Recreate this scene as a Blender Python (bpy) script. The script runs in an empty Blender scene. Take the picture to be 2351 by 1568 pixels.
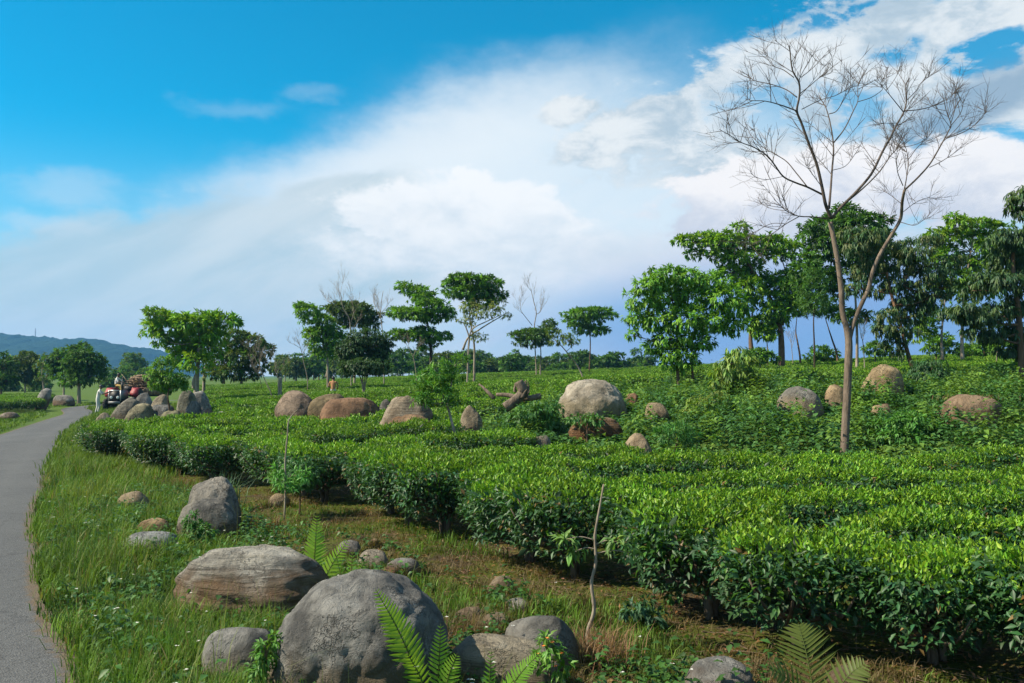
import bpy, math, random
import numpy as np
from mathutils import Vector, Matrix, noise as mn

R = math.radians
rng = np.random.default_rng(7)
random.seed(7)
SC = bpy.context.scene
COL = SC.collection

# ------------------------------------------------------------------ camera
CAM_H, FPX, CX, CY, PITCH = 1.9, 1959.0, 1175.5, 784.0, R(2.28)
cam = bpy.data.cameras.new('camera'); cam.lens = 30.0; cam.sensor_width = 36.0
cam.clip_start = 0.05; cam.clip_end = 8000
co = bpy.data.objects.new('camera', cam); COL.objects.link(co)
co.location = (0, 0, CAM_H); co.rotation_euler = (R(90) + PITCH, 0, 0)
SC.camera = co

# ------------------------------------------------------------------ render / view
SC.render.engine = 'CYCLES'
SC.view_settings.view_transform = 'Standard'; SC.view_settings.look = 'None'
SC.view_settings.exposure = 0.90; SC.view_settings.gamma = 1.0
cy = SC.cycles
cy.max_bounces = 5; cy.diffuse_bounces = 2; cy.glossy_bounces = 2; cy.transmission_bounces = 3
cy.transparent_max_bounces = 4; cy.volume_bounces = 0
cy.use_denoising = True
cy.sample_clamp_indirect = 4.0

# ------------------------------------------------------------------ sun
SUN_AZ, SUN_EL = R(-100), R(43)      # azimuth measured from +Y towards +X: from the left, a little behind the camera
sv = Vector((math.sin(SUN_AZ) * math.cos(SUN_EL), math.cos(SUN_AZ) * math.cos(SUN_EL), math.sin(SUN_EL)))
sun = bpy.data.lights.new('sun', 'SUN'); sun.energy = 5.0; sun.angle = R(0.53); sun.color = (1.0, 0.90, 0.72)
so = bpy.data.objects.new('sun', sun); COL.objects.link(so)
so.rotation_euler = sv.to_track_quat('Z', 'Y').to_euler(); so.location = (0, 0, 60)

# ------------------------------------------------------------------ node helper
class NT:
    def __init__(s, tree): s.t = tree; s.n = tree.nodes; s.l = tree.links
    def new(s, typ, ins=None, **kw):
        n = s.n.new(typ)
        for k, v in kw.items(): setattr(n, k, v)
        for k, v in (ins or {}).items(): s.put(n.inputs[k], v)
        return n
    def put(s, sock, v):
        if isinstance(v, bpy.types.NodeSocket): s.l.new(v, sock)
        else:
            if sock.type == 'RGBA' and len(v) == 3: v = (*v, 1)
            sock.default_value = v
    def m(s, op, a, b=0.0, c=0.0, clamp=False):
        n = s.new('ShaderNodeMath', operation=op, use_clamp=clamp)
        for i, v in enumerate((a, b, c)): s.put(n.inputs[i], v)
        return n.outputs[0]
    def mix(s, f, a, b, blend='MIX'):
        n = s.new('ShaderNodeMix', data_type='RGBA', blend_type=blend, clamp_factor=True)
        s.put(n.inputs[0], f); s.put(n.inputs[6], a); s.put(n.inputs[7], b)
        return n.outputs[2]
    def smooth(s, v, a, b):
        n = s.new('ShaderNodeMapRange', interpolation_type='SMOOTHERSTEP')
        s.put(n.inputs[0], v); n.inputs[1].default_value = a; n.inputs[2].default_value = b
        return n.outputs[0]
    def noise(s, vec, scale, detail=4, rough=0.55, dist=0.0):
        return s.new('ShaderNodeTexNoise', {'Vector': vec, 'Scale': scale, 'Detail': detail, 'Roughness': rough, 'Distortion': dist})
    def scale(s, vec, v):
        n = s.new('ShaderNodeMapping'); s.put(n.inputs[0], vec); n.inputs['Scale'].default_value = v
        return n.outputs[0]

# ------------------------------------------------------------------ world: sky with clouds (drawn by direction)
W = bpy.data.worlds.new('World'); SC.world = W; W.use_nodes = True
W.node_tree.nodes.clear()
w = NT(W.node_tree)
tc = w.new('ShaderNodeTexCoord').outputs['Generated']
sky = w.new('ShaderNodeTexSky', sky_type='NISHITA', sun_disc=False, sun_elevation=SUN_EL, sun_rotation=SUN_AZ,
            altitude=300, air_density=1.0, dust_density=0.6, ozone_density=2.5)
hs = w.new('ShaderNodeHueSaturation', {'Hue': 0.475, 'Saturation': 1.85, 'Value': 0.182, 'Color': sky.outputs[0]})
sx = w.new('ShaderNodeSeparateXYZ', {0: tc})
X, Y_, Z = sx.outputs
az = w.m('ARCTAN2', X, Y_); el = w.m('ARCSINE', Z)
wn = w.noise(w.scale(tc, (1, 1, 1.8)), 5.0, 7, 0.6)
wn2 = w.noise(w.scale(tc, (1, 1, 1.9)), 15.0, 9, 0.64, 0.3)
sep = w.new('ShaderNodeSeparateColor', {0: wn.outputs['Color']})
azw = w.m('ADD', az, w.m('MULTIPLY', w.m('SUBTRACT', sep.outputs[0], 0.5), 0.14))
elw = w.m('ADD', el, w.m('MULTIPLY', w.m('SUBTRACT', sep.outputs[1], 0.5), 0.09))
puff = w.m('SUBTRACT', w.m('ADD', w.m('MULTIPLY', wn.outputs[0], 0.45), w.m('MULTIPLY', wn2.outputs[0], 0.55)), 0.5)
# streak noise along the diagonal sweep
rot = w.new('ShaderNodeCombineXYZ', {0: w.m('ADD', w.m('MULTIPLY', az, 0.906), w.m('MULTIPLY', el, 0.42)),
                                     1: w.m('SUBTRACT', w.m('MULTIPLY', el, 0.906), w.m('MULTIPLY', az, 0.42)), 2: 0.0}).outputs[0]
streak = w.noise(w.scale(rot, (2.2, 9.0, 1)), 1.6, 6, 0.58, 0.25).outputs[0]

def ang(px, py):
    u = (px - CX) / FPX; v = (862 - py) / FPX
    return math.atan(u), math.atan(v * math.cos(math.atan(u)))

def blob(px, py, rx, ry, rot_deg=0.0, soft=0.45, rough=1.2, warp=True):
    a0, e0 = ang(px, py); c, s_ = math.cos(R(rot_deg)), math.sin(R(rot_deg))
    da = w.m('SUBTRACT', azw if warp else az, a0); de = w.m('SUBTRACT', elw if warp else el, e0)
    p = w.m('DIVIDE', w.m('ADD', w.m('MULTIPLY', da, c), w.m('MULTIPLY', de, s_)), rx / FPX)
    q = w.m('DIVIDE', w.m('SUBTRACT', w.m('MULTIPLY', de, c), w.m('MULTIPLY', da, s_)), ry / FPX)
    d = w.m('SQRT', w.m('ADD', w.m('MULTIPLY', p, p), w.m('MULTIPLY', q, q)))
    d = w.m('SUBTRACT', d, w.m('MULTIPLY', puff, rough))
    return w.m('SUBTRACT', 1.0, w.smooth(d, 1 - soft, 1 + soft))
def add(a, b): return w.m('MAXIMUM', a, b)
def mul(a, b): return w.m('MULTIPLY', a, b)

cur = hs.outputs[0]
# deeper azure high up, paler milky blue towards the horizon (air)
cur = w.mix(mul(w.m('SUBTRACT', 1.0, w.smooth(el, 0.0, 0.30)), 0.85), cur, (0.60, 0.83, 0.98))
# veil below a rising diagonal
line = w.m('ADD', w.m('MULTIPLY', w.m('MINIMUM', azw, 0.0), 0.42), w.m('ADD', 0.335, w.m('MULTIPLY', w.m('MAXIMUM', azw, 0.0), -0.06)))
dv = w.m('SUBTRACT', line, elw)
inview = w.m('SUBTRACT', 1.0, w.smooth(w.m('ABSOLUTE', az), 0.62, 0.95))
veil = mul(mul(w.smooth(dv, -0.02, 0.24), w.m('ADD', 0.28, mul(w.smooth(streak, 0.30, 0.66), 0.78), clamp=True)), inview)
cur = w.mix(veil, cur, (0.84, 0.93, 1.02))
# bright sweep through the middle
sweep = blob(880, 395, 520, 105, 20, 0.85, 0.7)
cur = w.mix(mul(sweep, 0.85), cur, (0.98, 1.04, 1.08))
sweep2 = blob(1350, 430, 520, 200, 4, 0.8, 0.5)
cur = w.mix(mul(sweep2, 0.8), cur, (1.0, 1.08, 1.12))
# grey-blue sheet low on the left
sheet = add(blob(480, 640, 600, 165, 8, 0.2, 0.9), blob(690, 515, 260, 80, 18, 0.25, 0.9))
cur = w.mix(mul(sheet, 0.75), cur, w.mix(w.smooth(streak, 0.3, 0.7), (0.54, 0.70, 0.78), (0.76, 0.86, 0.90)))
# mid cumulus
cum = add(add(blob(1070, 505, 290, 78, 0, 0.18, 2.3), blob(1180, 590, 420, 70, 0, 0.5, 1.3)), blob(1085, 460, 75, 52, 0, 0.14, 1.8))
shade = w.smooth(w.m('ADD', puff, w.m('MULTIPLY', w.m('SUBTRACT', el, 0.16), 1.6)), -0.20, 0.16)
cur = w.mix(mul(cum, 0.9), cur, w.mix(shade, (0.80, 0.90, 0.98), (1.14, 1.15, 1.15)))
# cloud bank in the upper right with holes
bank = add(add(blob(2080, 140, 600, 175, 14, 0.16, 2.3), blob(1580, 232, 310, 66, 21, 0.17, 2.3)), blob(1320, 255, 85, 28, 12, 0.2, 2.2))
holes = add(add(blob(1850, 245, 190, 60, -14, 0.35, 3.0), blob(2290, 120, 85, 30, 8, 0.3, 1.8)), add(blob(1960, 20, 220, 22, 0, 0.6, 2.0), blob(2080, 115, 45, 30, 0, 0.6, 1.6)))
bank = mul(bank, w.m('SUBTRACT', 1.0, mul(mul(holes, w.smooth(wn2.outputs[0], 0.40, 0.56)), 0.95)))
bsh = w.smooth(w.m('ADD', puff, w.m('MULTIPLY', w.m('SUBTRACT', wn2.outputs[0], 0.5), 0.7)), -0.22, 0.18)
cur = w.mix(mul(bank, 0.94), cur, w.mix(bsh, (0.55, 0.68, 0.78), (0.98, 1.02, 1.03)))
# dark streak on the right, under the bank
dk = blob(2250, 240, 190, 42, 22, 0.6, 0.8)
cur = w.mix(mul(dk, 0.75), cur, (0.20, 0.38, 0.56))
# white heap in the lower right
heap = add(add(blob(1900, 440, 400, 98, 3, 0.15, 2.4), blob(1640, 505, 165, 50, 0, 0.16, 2.3)), blob(2230, 420, 180, 98, 0, 0.18, 2.0))
cur = w.mix(mul(heap, 0.95), cur, w.mix(w.smooth(w.m('ADD', puff, w.m('MULTIPLY', w.m('SUBTRACT', el, 0.185), 2.2)), -0.14, 0.14), (0.76, 0.80, 0.90), (1.14, 1.11, 1.10)))
low = blob(1700, 590, 330, 60, 0, 0.7, 0.9)
cur = w.mix(mul(low, 0.6), cur, (0.82, 0.86, 0.95))
# blue rain air low on the right
rain = blob(1950, 760, 640, 150, 0, 0.55, 0.3, False)
cur = w.mix(mul(rain, 0.78), cur, (0.17, 0.37, 0.80))
# small wisps
wis = add(add(blob(140, 430, 100, 34, 4, 0.7, 2.2), mul(blob(530, 232, 80, 18, 4, 0.9, 3.2), 0.5)), add(mul(blob(690, 210, 60, 13, 6, 0.9, 3.2), 0.5), blob(60, 515, 90, 20, 0, 0.8, 2.2)))
cur = w.mix(mul(wis, 0.34), cur, (0.80, 0.92, 1.0))
# the rest of the sky dome: broken cloud of the same kind
gen = mul(w.smooth(w.m('ADD', wn.outputs[0], mul(w.m('SUBTRACT', wn2.outputs[0], 0.5), 0.35)), 0.46, 0.60),
          w.m('MAXIMUM', w.m('SUBTRACT', 1.0, inview), w.smooth(el, 0.50, 0.62)))
cur = w.mix(mul(gen, 0.9), cur, w.mix(bsh, (0.58, 0.70, 0.80), (0.98, 1.02, 1.05)))
bg = w.new('ShaderNodeBackground', {'Color': cur, 'Strength': 0.485})
w.l.new(bg.outputs[0], w.new('ShaderNodeOutputWorld').inputs[0])
W.cycles.sampling_method = 'MANUAL'; W.cycles.sample_map_resolution = 512

# ------------------------------------------------------------------ pixel helpers (photo at 2351 px width)
def ray(px, py):
    dx, dz = (px - CX) / FPX, -(py - CY) / FPX
    return Vector((dx, math.cos(PITCH) - dz * math.sin(PITCH), math.sin(PITCH) + dz * math.cos(PITCH)))
def at(px, py, Y):
    d = ray(px, py); return Vector((0, 0, CAM_H)) + d * (Y / d.y)

# ------------------------------------------------------------------ terrain
CP = np.array([
 (-8,-12,0),(0,-12,0),(8,-12,0),(-60,-40,-.2),(60,-40,.4),(-3,3,0),(0,3,0),(4,3,0),(-6,6,0),(0,6,0),(4,6,0),(9,6,.1),(-3,12,0),(1,11,0),(5,10.5,0),(8,10.5,.04),
 (-8,15,-.08),(-4,16,0),(0,13.5,.06),(-6,9,0),(-12,12,-.1),
 (-13,24,-.3),(-20,38,-.55),(-26,52,-.42),(-40,60,-.5),(-30,35,-.5),(-60,100,-.5),(-20,20,-.3),(-30,80,-.3),
 (-10,22,-.1),(-6,20,.05),(-14,29,-.2),(-10,36,.15),(-17,50,.1),(-8,50,.3),(-10,60,.5),(-20,80,.5),
 (2.1,12.8,.02),(5,12.6,.03),(7.5,12.2,.08),(0,17,.5),(2,19,.92),(6,18,1.1),(8,20,1.3),(9.5,16,1.0),(7,14.5,.6),(12,16,1.2),(13,20,1.4),(-1.5,19,.3),(4,23,1.1),(6,26,1.2),(10,25,1.15),
 (0,22,.5),(1,27,.65),(-4,27,.3),(2,40,.95),(4,80,1.5),(12,38,1.3),(19,50,1.85),(27,45,2.2),(10,60,1.6),(14,90,1.8),(30,80,2.6),(20,35,1.7),(22,24,1.7),(20,12,.5),
 (0,120,1.6),(60,120,3.6),(-60,140,0),(-120,200,0),(120,200,4.5),(0,250,1.6),(-150,60,-.5),(150,60,3.5),(0,60,.8)], float)
def tps_k(r2): return 0.5 * r2 * np.log(r2 + 1e-9)
n_ = len(CP)
K = tps_k(((CP[:, None, :2] - CP[None, :, :2]) ** 2).sum(-1)) + np.eye(n_) * 0.4
Pm = np.c_[np.ones(n_), CP[:, :2]]
A_ = np.zeros((n_ + 3, n_ + 3)); A_[:n_, :n_] = K; A_[:n_, n_:] = Pm; A_[n_:, :n_] = Pm.T
SOL = np.linalg.solve(A_, np.r_[CP[:, 2], 0, 0, 0])
def grd(x, y):
    x = np.atleast_1d(np.asarray(x, float)); y = np.atleast_1d(np.asarray(y, float))
    xs = np.clip(x, -150, 150); ys = np.clip(y, -40, 250)
    out = np.empty(xs.shape)
    for i in range(0, len(xs), 20000):
        a, b = xs[i:i+20000], ys[i:i+20000]
        k = tps_k((a[:, None] - CP[None, :, 0]) ** 2 + (b[:, None] - CP[None, :, 1]) ** 2)
        out[i:i+20000] = k @ SOL[:n_] + SOL[n_] + SOL[n_+1] * a + SOL[n_+2] * b
    return np.clip(out, -1.2, 6)
def g1(x, y): return float(grd([x], [y])[0])
def hit(px, py):
    d = ray(px, py); ts = np.geomspace(2, 400, 1500)
    P = np.array([0, 0, CAM_H]) + ts[:, None] * np.array(d)[None]
    below = P[:, 2] <= grd(P[:, 0], P[:, 1])
    i = int(np.argmax(below)) if below.any() else len(ts) - 1
    return Vector(P[i])

# ------------------------------------------------------------------ mesh helpers
class MB:
    def __init__(s): s.V = []; s.F3 = []; s.F4 = []; s.C = []; s.n = 0
    def add(s, V, F, col=None):
        V = np.asarray(V, float); F = np.asarray(F, int)
        if len(F): (s.F3 if F.shape[1] == 3 else s.F4).append(F + s.n)
        s.V.append(V); s.n += len(V)
        if col is None: col = (0.5, 0.5, 0.5)
        col = np.asarray(col, float)
        s.C.append(np.broadcast_to(col, (len(V), 3)) if col.ndim == 1 else col)
    def mesh(s, name, mat=None, smooth=False):
        V = np.concatenate(s.V) if s.V else np.zeros((0, 3))
        C = np.concatenate(s.C)
        f3 = np.concatenate(s.F3) if s.F3 else np.zeros((0, 3), int)
        f4 = np.concatenate(s.F4) if s.F4 else np.zeros((0, 4), int)
        me = bpy.data.meshes.new(name)
        me.vertices.add(len(V)); me.vertices.foreach_set('co', V.ravel())
        loops = np.concatenate([f3.ravel(), f4.ravel()]).astype(np.int32)
        me.loops.add(len(loops)); me.loops.foreach_set('vertex_index', loops)
        st = np.concatenate([np.arange(len(f3)) * 3, len(f3) * 3 + np.arange(len(f4)) * 4]).astype(np.int32)
        me.polygons.add(len(st)); me.polygons.foreach_set('loop_start', st)
        a = me.color_attributes.new('Col', 'FLOAT_COLOR', 'POINT')
        a.data.foreach_set('color', np.c_[C, np.ones(len(C))].astype(np.float32).ravel())
        me.update(calc_edges=True)
        if smooth: me.polygons.foreach_set('use_smooth', np.ones(len(st), bool))
        if mat: me.materials.append(mat)
        return me
    def obj(s, name, mat=None, parent=None, smooth=False, loc=None):
        return link(name, s.mesh(name, mat, smooth), parent, loc)
    def box(s, c, d, col=None, rz=0.0):
        x, y, z = np.array(d) / 2.0
        V = np.array([(-x,-y,-z),(x,-y,-z),(x,y,-z),(-x,y,-z),(-x,-y,z),(x,-y,z),(x,y,z),(-x,y,z)])
        if rz: ca, sa = math.cos(rz), math.sin(rz); V = V @ np.array([[ca, sa, 0], [-sa, ca, 0], [0, 0, 1]])
        s.add(V + np.array(c), [(0,3,2,1),(4,5,6,7),(0,1,5,4),(1,2,6,5),(2,3,7,6),(3,0,4,7)], col)
    def tube(s, pts, rad, sides=6, col=None, cap=True):
        P = np.array([tuple(p) for p in pts], float); n = len(P)
        rad = np.broadcast_to(np.asarray(rad, float), (n,))
        T = np.gradient(P, axis=0); T /= np.linalg.norm(T, axis=1)[:, None] + 1e-9
        up = np.array([0.31, 0.17, 0.93]) if abs(T[:, 2]).mean() < 0.8 else np.array([0.93, 0.3, 0.05])
        U = np.cross(T, up); U /= np.linalg.norm(U, axis=1)[:, None] + 1e-9; Wv = np.cross(T, U)
        a = np.arange(sides) * 2 * math.pi / sides
        V = P[:, None] + rad[:, None, None] * (np.cos(a)[None, :, None] * U[:, None] + np.sin(a)[None, :, None] * Wv[:, None])
        V = V.reshape(-1, 3)
        i, j = np.meshgrid(np.arange(n - 1), np.arange(sides), indexing='ij'); j2 = (j + 1) % sides
        F = np.stack([i*sides+j, i*sides+j2, (i+1)*sides+j2, (i+1)*sides+j], -1).reshape(-1, 4)
        s.add(V, F, col)
        if cap:
            k = s.n - n * sides
            s.V.append(P[[0, -1]]); s.C.append(np.broadcast_to(np.array(col if col is not None else (.5,.5,.5), float), (2, 3)))
            b0, b1 = s.n, s.n + 1; s.n += 2
            jj = np.arange(sides); j3 = (jj + 1) % sides
            s.F3.append(np.stack([np.full(sides, b0), k + j3, k + jj], -1))
            kk = k + (n - 1) * sides
            s.F3.append(np.stack([np.full(sides, b1), kk + jj, kk + j3], -1))
    def leaves(s, P, D, N, L, Wd, C, curl=0.15, fold=0.25, lite=False):
        P, D, N = map(np.asarray, (P, D, N)); n = len(P)
        if n == 0: return
        D = D / (np.linalg.norm(D, axis=1)[:, None] + 1e-9)
        S = np.cross(D, N); S /= np.linalg.norm(S, axis=1)[:, None] + 1e-9; N = np.cross(S, D)
        L = np.broadcast_to(np.asarray(L, float), (n,))[:, None]; Wd = np.broadcast_to(np.asarray(Wd, float), (n,))[:, None]
        tip = P + D * L - N * L * curl
        le = P + D * L * .45 + S * Wd / 2 + N * Wd * fold; ri = P + D * L * .45 - S * Wd / 2 + N * Wd * fold
        C = np.broadcast_to(np.asarray(C, float), (n, 3))
        b = np.arange(n)[:, None]
        if lite:
            V = np.stack([P, le, tip, ri], 1).reshape(-1, 3); b = b * 4
            F = np.concatenate([b + [[0, 3, 2]], b + [[0, 2, 1]]]); k = 4
        else:
            mid = P + D * L * .5 - N * L * curl * .2
            V = np.stack([P, le, tip, ri, mid], 1).reshape(-1, 3); b = b * 5
            F = np.concatenate([b + [[0, 3, 4]], b + [[3, 2, 4]], b + [[0, 4, 1]], b + [[4, 2, 1]]]); k = 5
        s.add(V, F, np.repeat(C, k, 0))

def link(name, data, parent=None, loc=None):
    o = bpy.data.objects.new(name, data); COL.objects.link(o)
    if parent: o.parent = parent
    if loc is not None: o.location = loc
    return o
def tag(o, label=None, cat=None, group=None, kind=None):
    for k, v in (('label', label), ('category', cat), ('group', group), ('kind', kind)):
        if v: o[k] = v
    return o
def empty(name, loc, label=None, cat=None, group=None):
    o = link(name, None, None, loc); o.empty_display_size = 0.2
    return tag(o, label, cat, group)
def rvec(n): 
    v = rng.normal(size=(n, 3)); return v / np.linalg.norm(v, axis=1)[:, None]
def vary(c, n, amt=0.25, hue=0.12):
    f = 1 + rng.uniform(-amt, amt, (n, 1)); h = 1 + rng.uniform(-hue, hue, (n, 3)) * np.array([1, .3, 1])
    return np.asarray(c, float)[None] * f * h

# ------------------------------------------------------------------ materials
def mat(name):
    m = bpy.data.materials.new(name); m.use_nodes = True; m.node_tree.nodes.clear(); return m, NT(m.node_tree)
def leaf_mat(name, trans=0.32, rough=0.5, spec=0.35, var=0.25):
    m, t = mat(name)
    c = t.new('ShaderNodeVertexColor', layer_name='Col').outputs[0]
    oi = t.new('ShaderNodeObjectInfo')
    nz = t.noise(t.new('ShaderNodeNewGeometry').outputs['Position'], 1.3, 2)
    val = t.m('ADD', 1 - var, t.m('MULTIPLY', t.m('ADD', t.m('MULTIPLY', oi.outputs['Random'], 0.5), nz.outputs[0]), var * 1.33))
    c = t.new('ShaderNodeHueSaturation', {'Color': c, 'Value': val, 'Hue': t.m('ADD', 0.487, t.m('MULTIPLY', nz.outputs[0], 0.026))}).outputs[0]
    p = t.new('ShaderNodeBsdfPrincipled', {'Base Color': c, 'Roughness': rough, 'Specular IOR Level': spec})
    tr = t.new('ShaderNodeBsdfTranslucent', {'Color': t.mix(1.0, c, (1.25, 1.2, 0.55), 'MULTIPLY')})
    mx = t.new('ShaderNodeMixShader', {0: trans, 1: p.outputs[0], 2: tr.outputs[0]})
    t.l.new(mx.outputs[0], t.new('ShaderNodeOutputMaterial').inputs[0]); return m
def bark_mat(name, c1, c2, sc=6.0, bump=0.4):
    m, t = mat(name)
    pos = t.new('ShaderNodeNewGeometry').outputs['Position']
    nz = t.noise(t.scale(pos, (1, 1, .35)), sc, 6, 0.65); n2 = t.noise(t.scale(pos, (1, 1, .2)), sc * 6, 4, 0.6)
    c = t.mix(t.smooth(nz.outputs[0], .35, .65), c1, c2)
    c = t.mix(t.m('MULTIPLY', n2.outputs[0], .5), c, tuple(v * .45 for v in c1))
    p = t.new('ShaderNodeBsdfPrincipled', {'Base Color': c, 'Roughness': .88, 'Specular IOR Level': .2,
        'Normal': t.new('ShaderNodeBump', {'Strength': bump, 'Distance': .02, 'Height': n2.outputs[0]}).outputs[0]})
    t.l.new(p.outputs[0], t.new('ShaderNodeOutputMaterial').inputs[0]); return m
def plain(name, col, rough=.6, metal=0.0, var=.2, sc=12.0, spec=.5):
    m, t = mat(name)
    nz = t.noise(t.new('ShaderNodeTexCoord').outputs['Object'], sc, 5, .6).outputs[0]
    c = t.mix(t.m('MULTIPLY', nz, var * 2), col, tuple(v * .45 for v in col))
    p = t.new('ShaderNodeBsdfPrincipled', {'Base Color': c, 'Roughness': rough, 'Metallic': metal, 'Specular IOR Level': spec})
    t.l.new(p.outputs[0], t.new('ShaderNodeOutputMaterial').inputs[0]); return m

M_LEAF = leaf_mat('leaf'); M_TEA = leaf_mat('tea_leaf', .30, .46, .32, .40); M_GRASS = leaf_mat('grass_blade', .35, .6, .2, .3)
M_FERN = leaf_mat('fern_leaf', .45, .5, .25, .1)
M_BARK = bark_mat('bark_brown', (.17, .11, .07), (.09, .06, .04))
M_BARKP = bark_mat('bark_pale', (.34, .29, .22), (.20, .16, .12))
M_BARKG = bark_mat('bark_bare_tree', (.215, .165, .125), (.105, .078, .058), 5.0, .9)
M_BARKB = bark_mat('bark_twig', (.125, .098, .082), (.07, .055, .046), 5.0)
M_STEM = bark_mat('bark_tea', (.16, .12, .085), (.07, .052, .038), 14.0)
M_BARKD = bark_mat('bark_dark', (.07, .05, .035), (.035, .028, .02))

# ground
def ground_material():
    m, t = mat('ground_soil')
    pos = t.new('ShaderNodeNewGeometry').outputs['Position']
    n1 = t.noise(pos, .9, 6, .6).outputs[0]; n2 = t.noise(pos, 5.0, 6, .65).outputs[0]; n3 = t.noise(pos, 38.0, 5, .7).outputs[0]
    gcol = t.new('ShaderNodeSeparateColor', {0: t.new('ShaderNodeVertexColor', layer_name='Col').outputs[0]}).outputs[0]
    c = t.mix(t.smooth(n3, .3, .7), (.042, .030, .018), (.098, .069, .041))
    c = t.mix(t.m('MULTIPLY', t.smooth(t.m('ADD', n1, t.m('MULTIPLY', n2, .6)), .62, .86), .9), c, t.mix(t.smooth(n3, .3, .75), (.040, .060, .008), (.115, .125, .018)))
    c = t.mix(t.m('MULTIPLY', t.smooth(n2, .56, .74), .6), c, (.17, .12, .06))
    n4 = t.new('ShaderNodeTexVoronoi', {'Vector': pos, 'Scale': 26.0}).outputs['Distance']
    c = t.mix(t.m('MULTIPLY', t.m('SUBTRACT', 1.0, t.smooth(n4, .05, .25)), t.smooth(n2, .5, .6)), c, (.30, .22, .13))
    c = t.mix(t.smooth(t.m('ADD', gcol, t.m('MULTIPLY', t.m('SUBTRACT', n2, .5), .8)), .35, .65), c, t.mix(t.smooth(n3, .3, .7), (.045, .085, .014), (.10, .15, .028)))
    h = t.m('ADD', n3, t.m('MULTIPLY', n2, 1.5))
    p = t.new('ShaderNodeBsdfPrincipled', {'Base Color': c, 'Roughness': .95, 'Specular IOR Level': .1,
        'Normal': t.new('ShaderNodeBump', {'Strength': .8, 'Distance': .04, 'Height': h}).outputs[0]})
    t.l.new(p.outputs[0], t.new('ShaderNodeOutputMaterial').inputs[0]); return m
def road_material():
    m, t = mat('asphalt')
    pos = t.new('ShaderNodeNewGeometry').outputs['Position']
    n1 = t.noise(pos, .5, 5, .6).outputs[0]; n3 = t.noise(pos, 90.0, 3, .8).outputs[0]; n4 = t.noise(pos, 7.0, 5, .7).outputs[0]
    vo = t.new('ShaderNodeTexVoronoi', {'Vector': pos, 'Scale': 75.0})
    tr = t.new('ShaderNodeSeparateColor', {0: t.new('ShaderNodeVertexColor', layer_name='Col').outputs[0]}).outputs[0]
    c = t.mix(t.m('ADD', t.m('MULTIPLY', t.smooth(n1, .3, .7), .6), t.m('MULTIPLY', tr, .4)), (.058, .060, .063), (.098, .099, .098))
    c = t.mix(t.m('MULTIPLY', t.smooth(n4, .45, .75), .4), c, (.045, .045, .046))
    c = t.mix(.40, c, t.mix(vo.outputs['Color'], (.03, .03, .03), (.17, .168, .16)))
    c = t.mix(t.m('MULTIPLY', t.smooth(n3, .60, .72), .8), c, (.24, .235, .22))
    ed = t.new('ShaderNodeTexVoronoi', {'Vector': t.new('ShaderNodeVectorMath', {0: pos, 1: t.new('ShaderNodeVectorMath', {0: t.noise(pos, 3.0, 3).outputs['Color'], 1: (.5, .5, .5)}, operation='MULTIPLY').outputs[0]}, operation='ADD').outputs[0], 'Scale': .55}, feature='DISTANCE_TO_EDGE').outputs['Distance']
    c = t.mix(t.m('MULTIPLY', t.m('SUBTRACT', 1.0, t.smooth(ed, .003, .010)), .35), c, (.03, .03, .03))
    ec = t.new('ShaderNodeSeparateColor', {0: t.new('ShaderNodeVertexColor', layer_name='Col').outputs[0]}).outputs[1]
    c = t.mix(t.m('MULTIPLY', t.smooth(t.m('ADD', ec, t.m('MULTIPLY', t.m('SUBTRACT', n4, .5), 1.1)), .5, .9), .8), c, (.12, .085, .05))
    p = t.new('ShaderNodeBsdfPrincipled', {'Base Color': c, 'Roughness': .85, 'Specular IOR Level': .25,
        'Normal': t.new('ShaderNodeBump', {'Strength': .6, 'Distance': .01, 'Height': t.m('ADD', vo.outputs['Distance'], n3)}).outputs[0]})
    t.l.new(p.outputs[0], t.new('ShaderNodeOutputMaterial').inputs[0]); return m

# ------------------------------------------------------------------ road path
def catmull(P, n=12):
    P = [np.array(p, float) for p in P]; out = []
    P = [2 * P[0] - P[1]] + P + [2 * P[-1] - P[-2]]
    for i in range(1, len(P) - 2):
        for k in range(n):
            t = k / n; a, b, c, d = P[i-1:i+3]
            out.append(.5 * (2*b + (c-a)*t + (2*a-5*b+4*c-d)*t*t + (3*b-a-3*c+d)*t**3))
    out.append(P[-2]); return np.array(out)
edge_px = [(180,1568),(105,1400),(85,1250),(82,1180),(108,1100),(133,1040),(147,1002),(165,985),(192,965),(220,948)]
edge_w = [tuple(hit(*p))[:2] for p in edge_px]
RE = catmull([(-.4,-14),(-.6,-6),(-.9,0),(-1.7,2.8)] + edge_w + [(-.487*62, 62), (-28.5, 72), (-22, 84), (-8, 96)], 14)
tn = np.gradient(RE, axis=0); tn /= np.linalg.norm(tn, axis=1)[:, None]
left_n = np.c_[-tn[:, 1], tn[:, 0]]
ROAD_W = 2.75
def road_d(x, y):
    """signed distance from the road's right edge: >0 on the field side, <0 on or beyond the road"""
    x = np.atleast_1d(x); y = np.atleast_1d(y); out = np.empty(len(x))
    for i in range(0, len(x), 8000):
        d = (x[i:i+8000, None] - RE[None, :, 0]) ** 2 + (y[i:i+8000, None] - RE[None, :, 1]) ** 2
        k = d.argmin(1); v = np.c_[x[i:i+8000], y[i:i+8000]] - RE[k]
        out[i:i+8000] = np.where((v * left_n[k]).sum(1) > 0, -1, 1) * np.sqrt(d[np.arange(len(k)), k])
    return out

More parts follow.
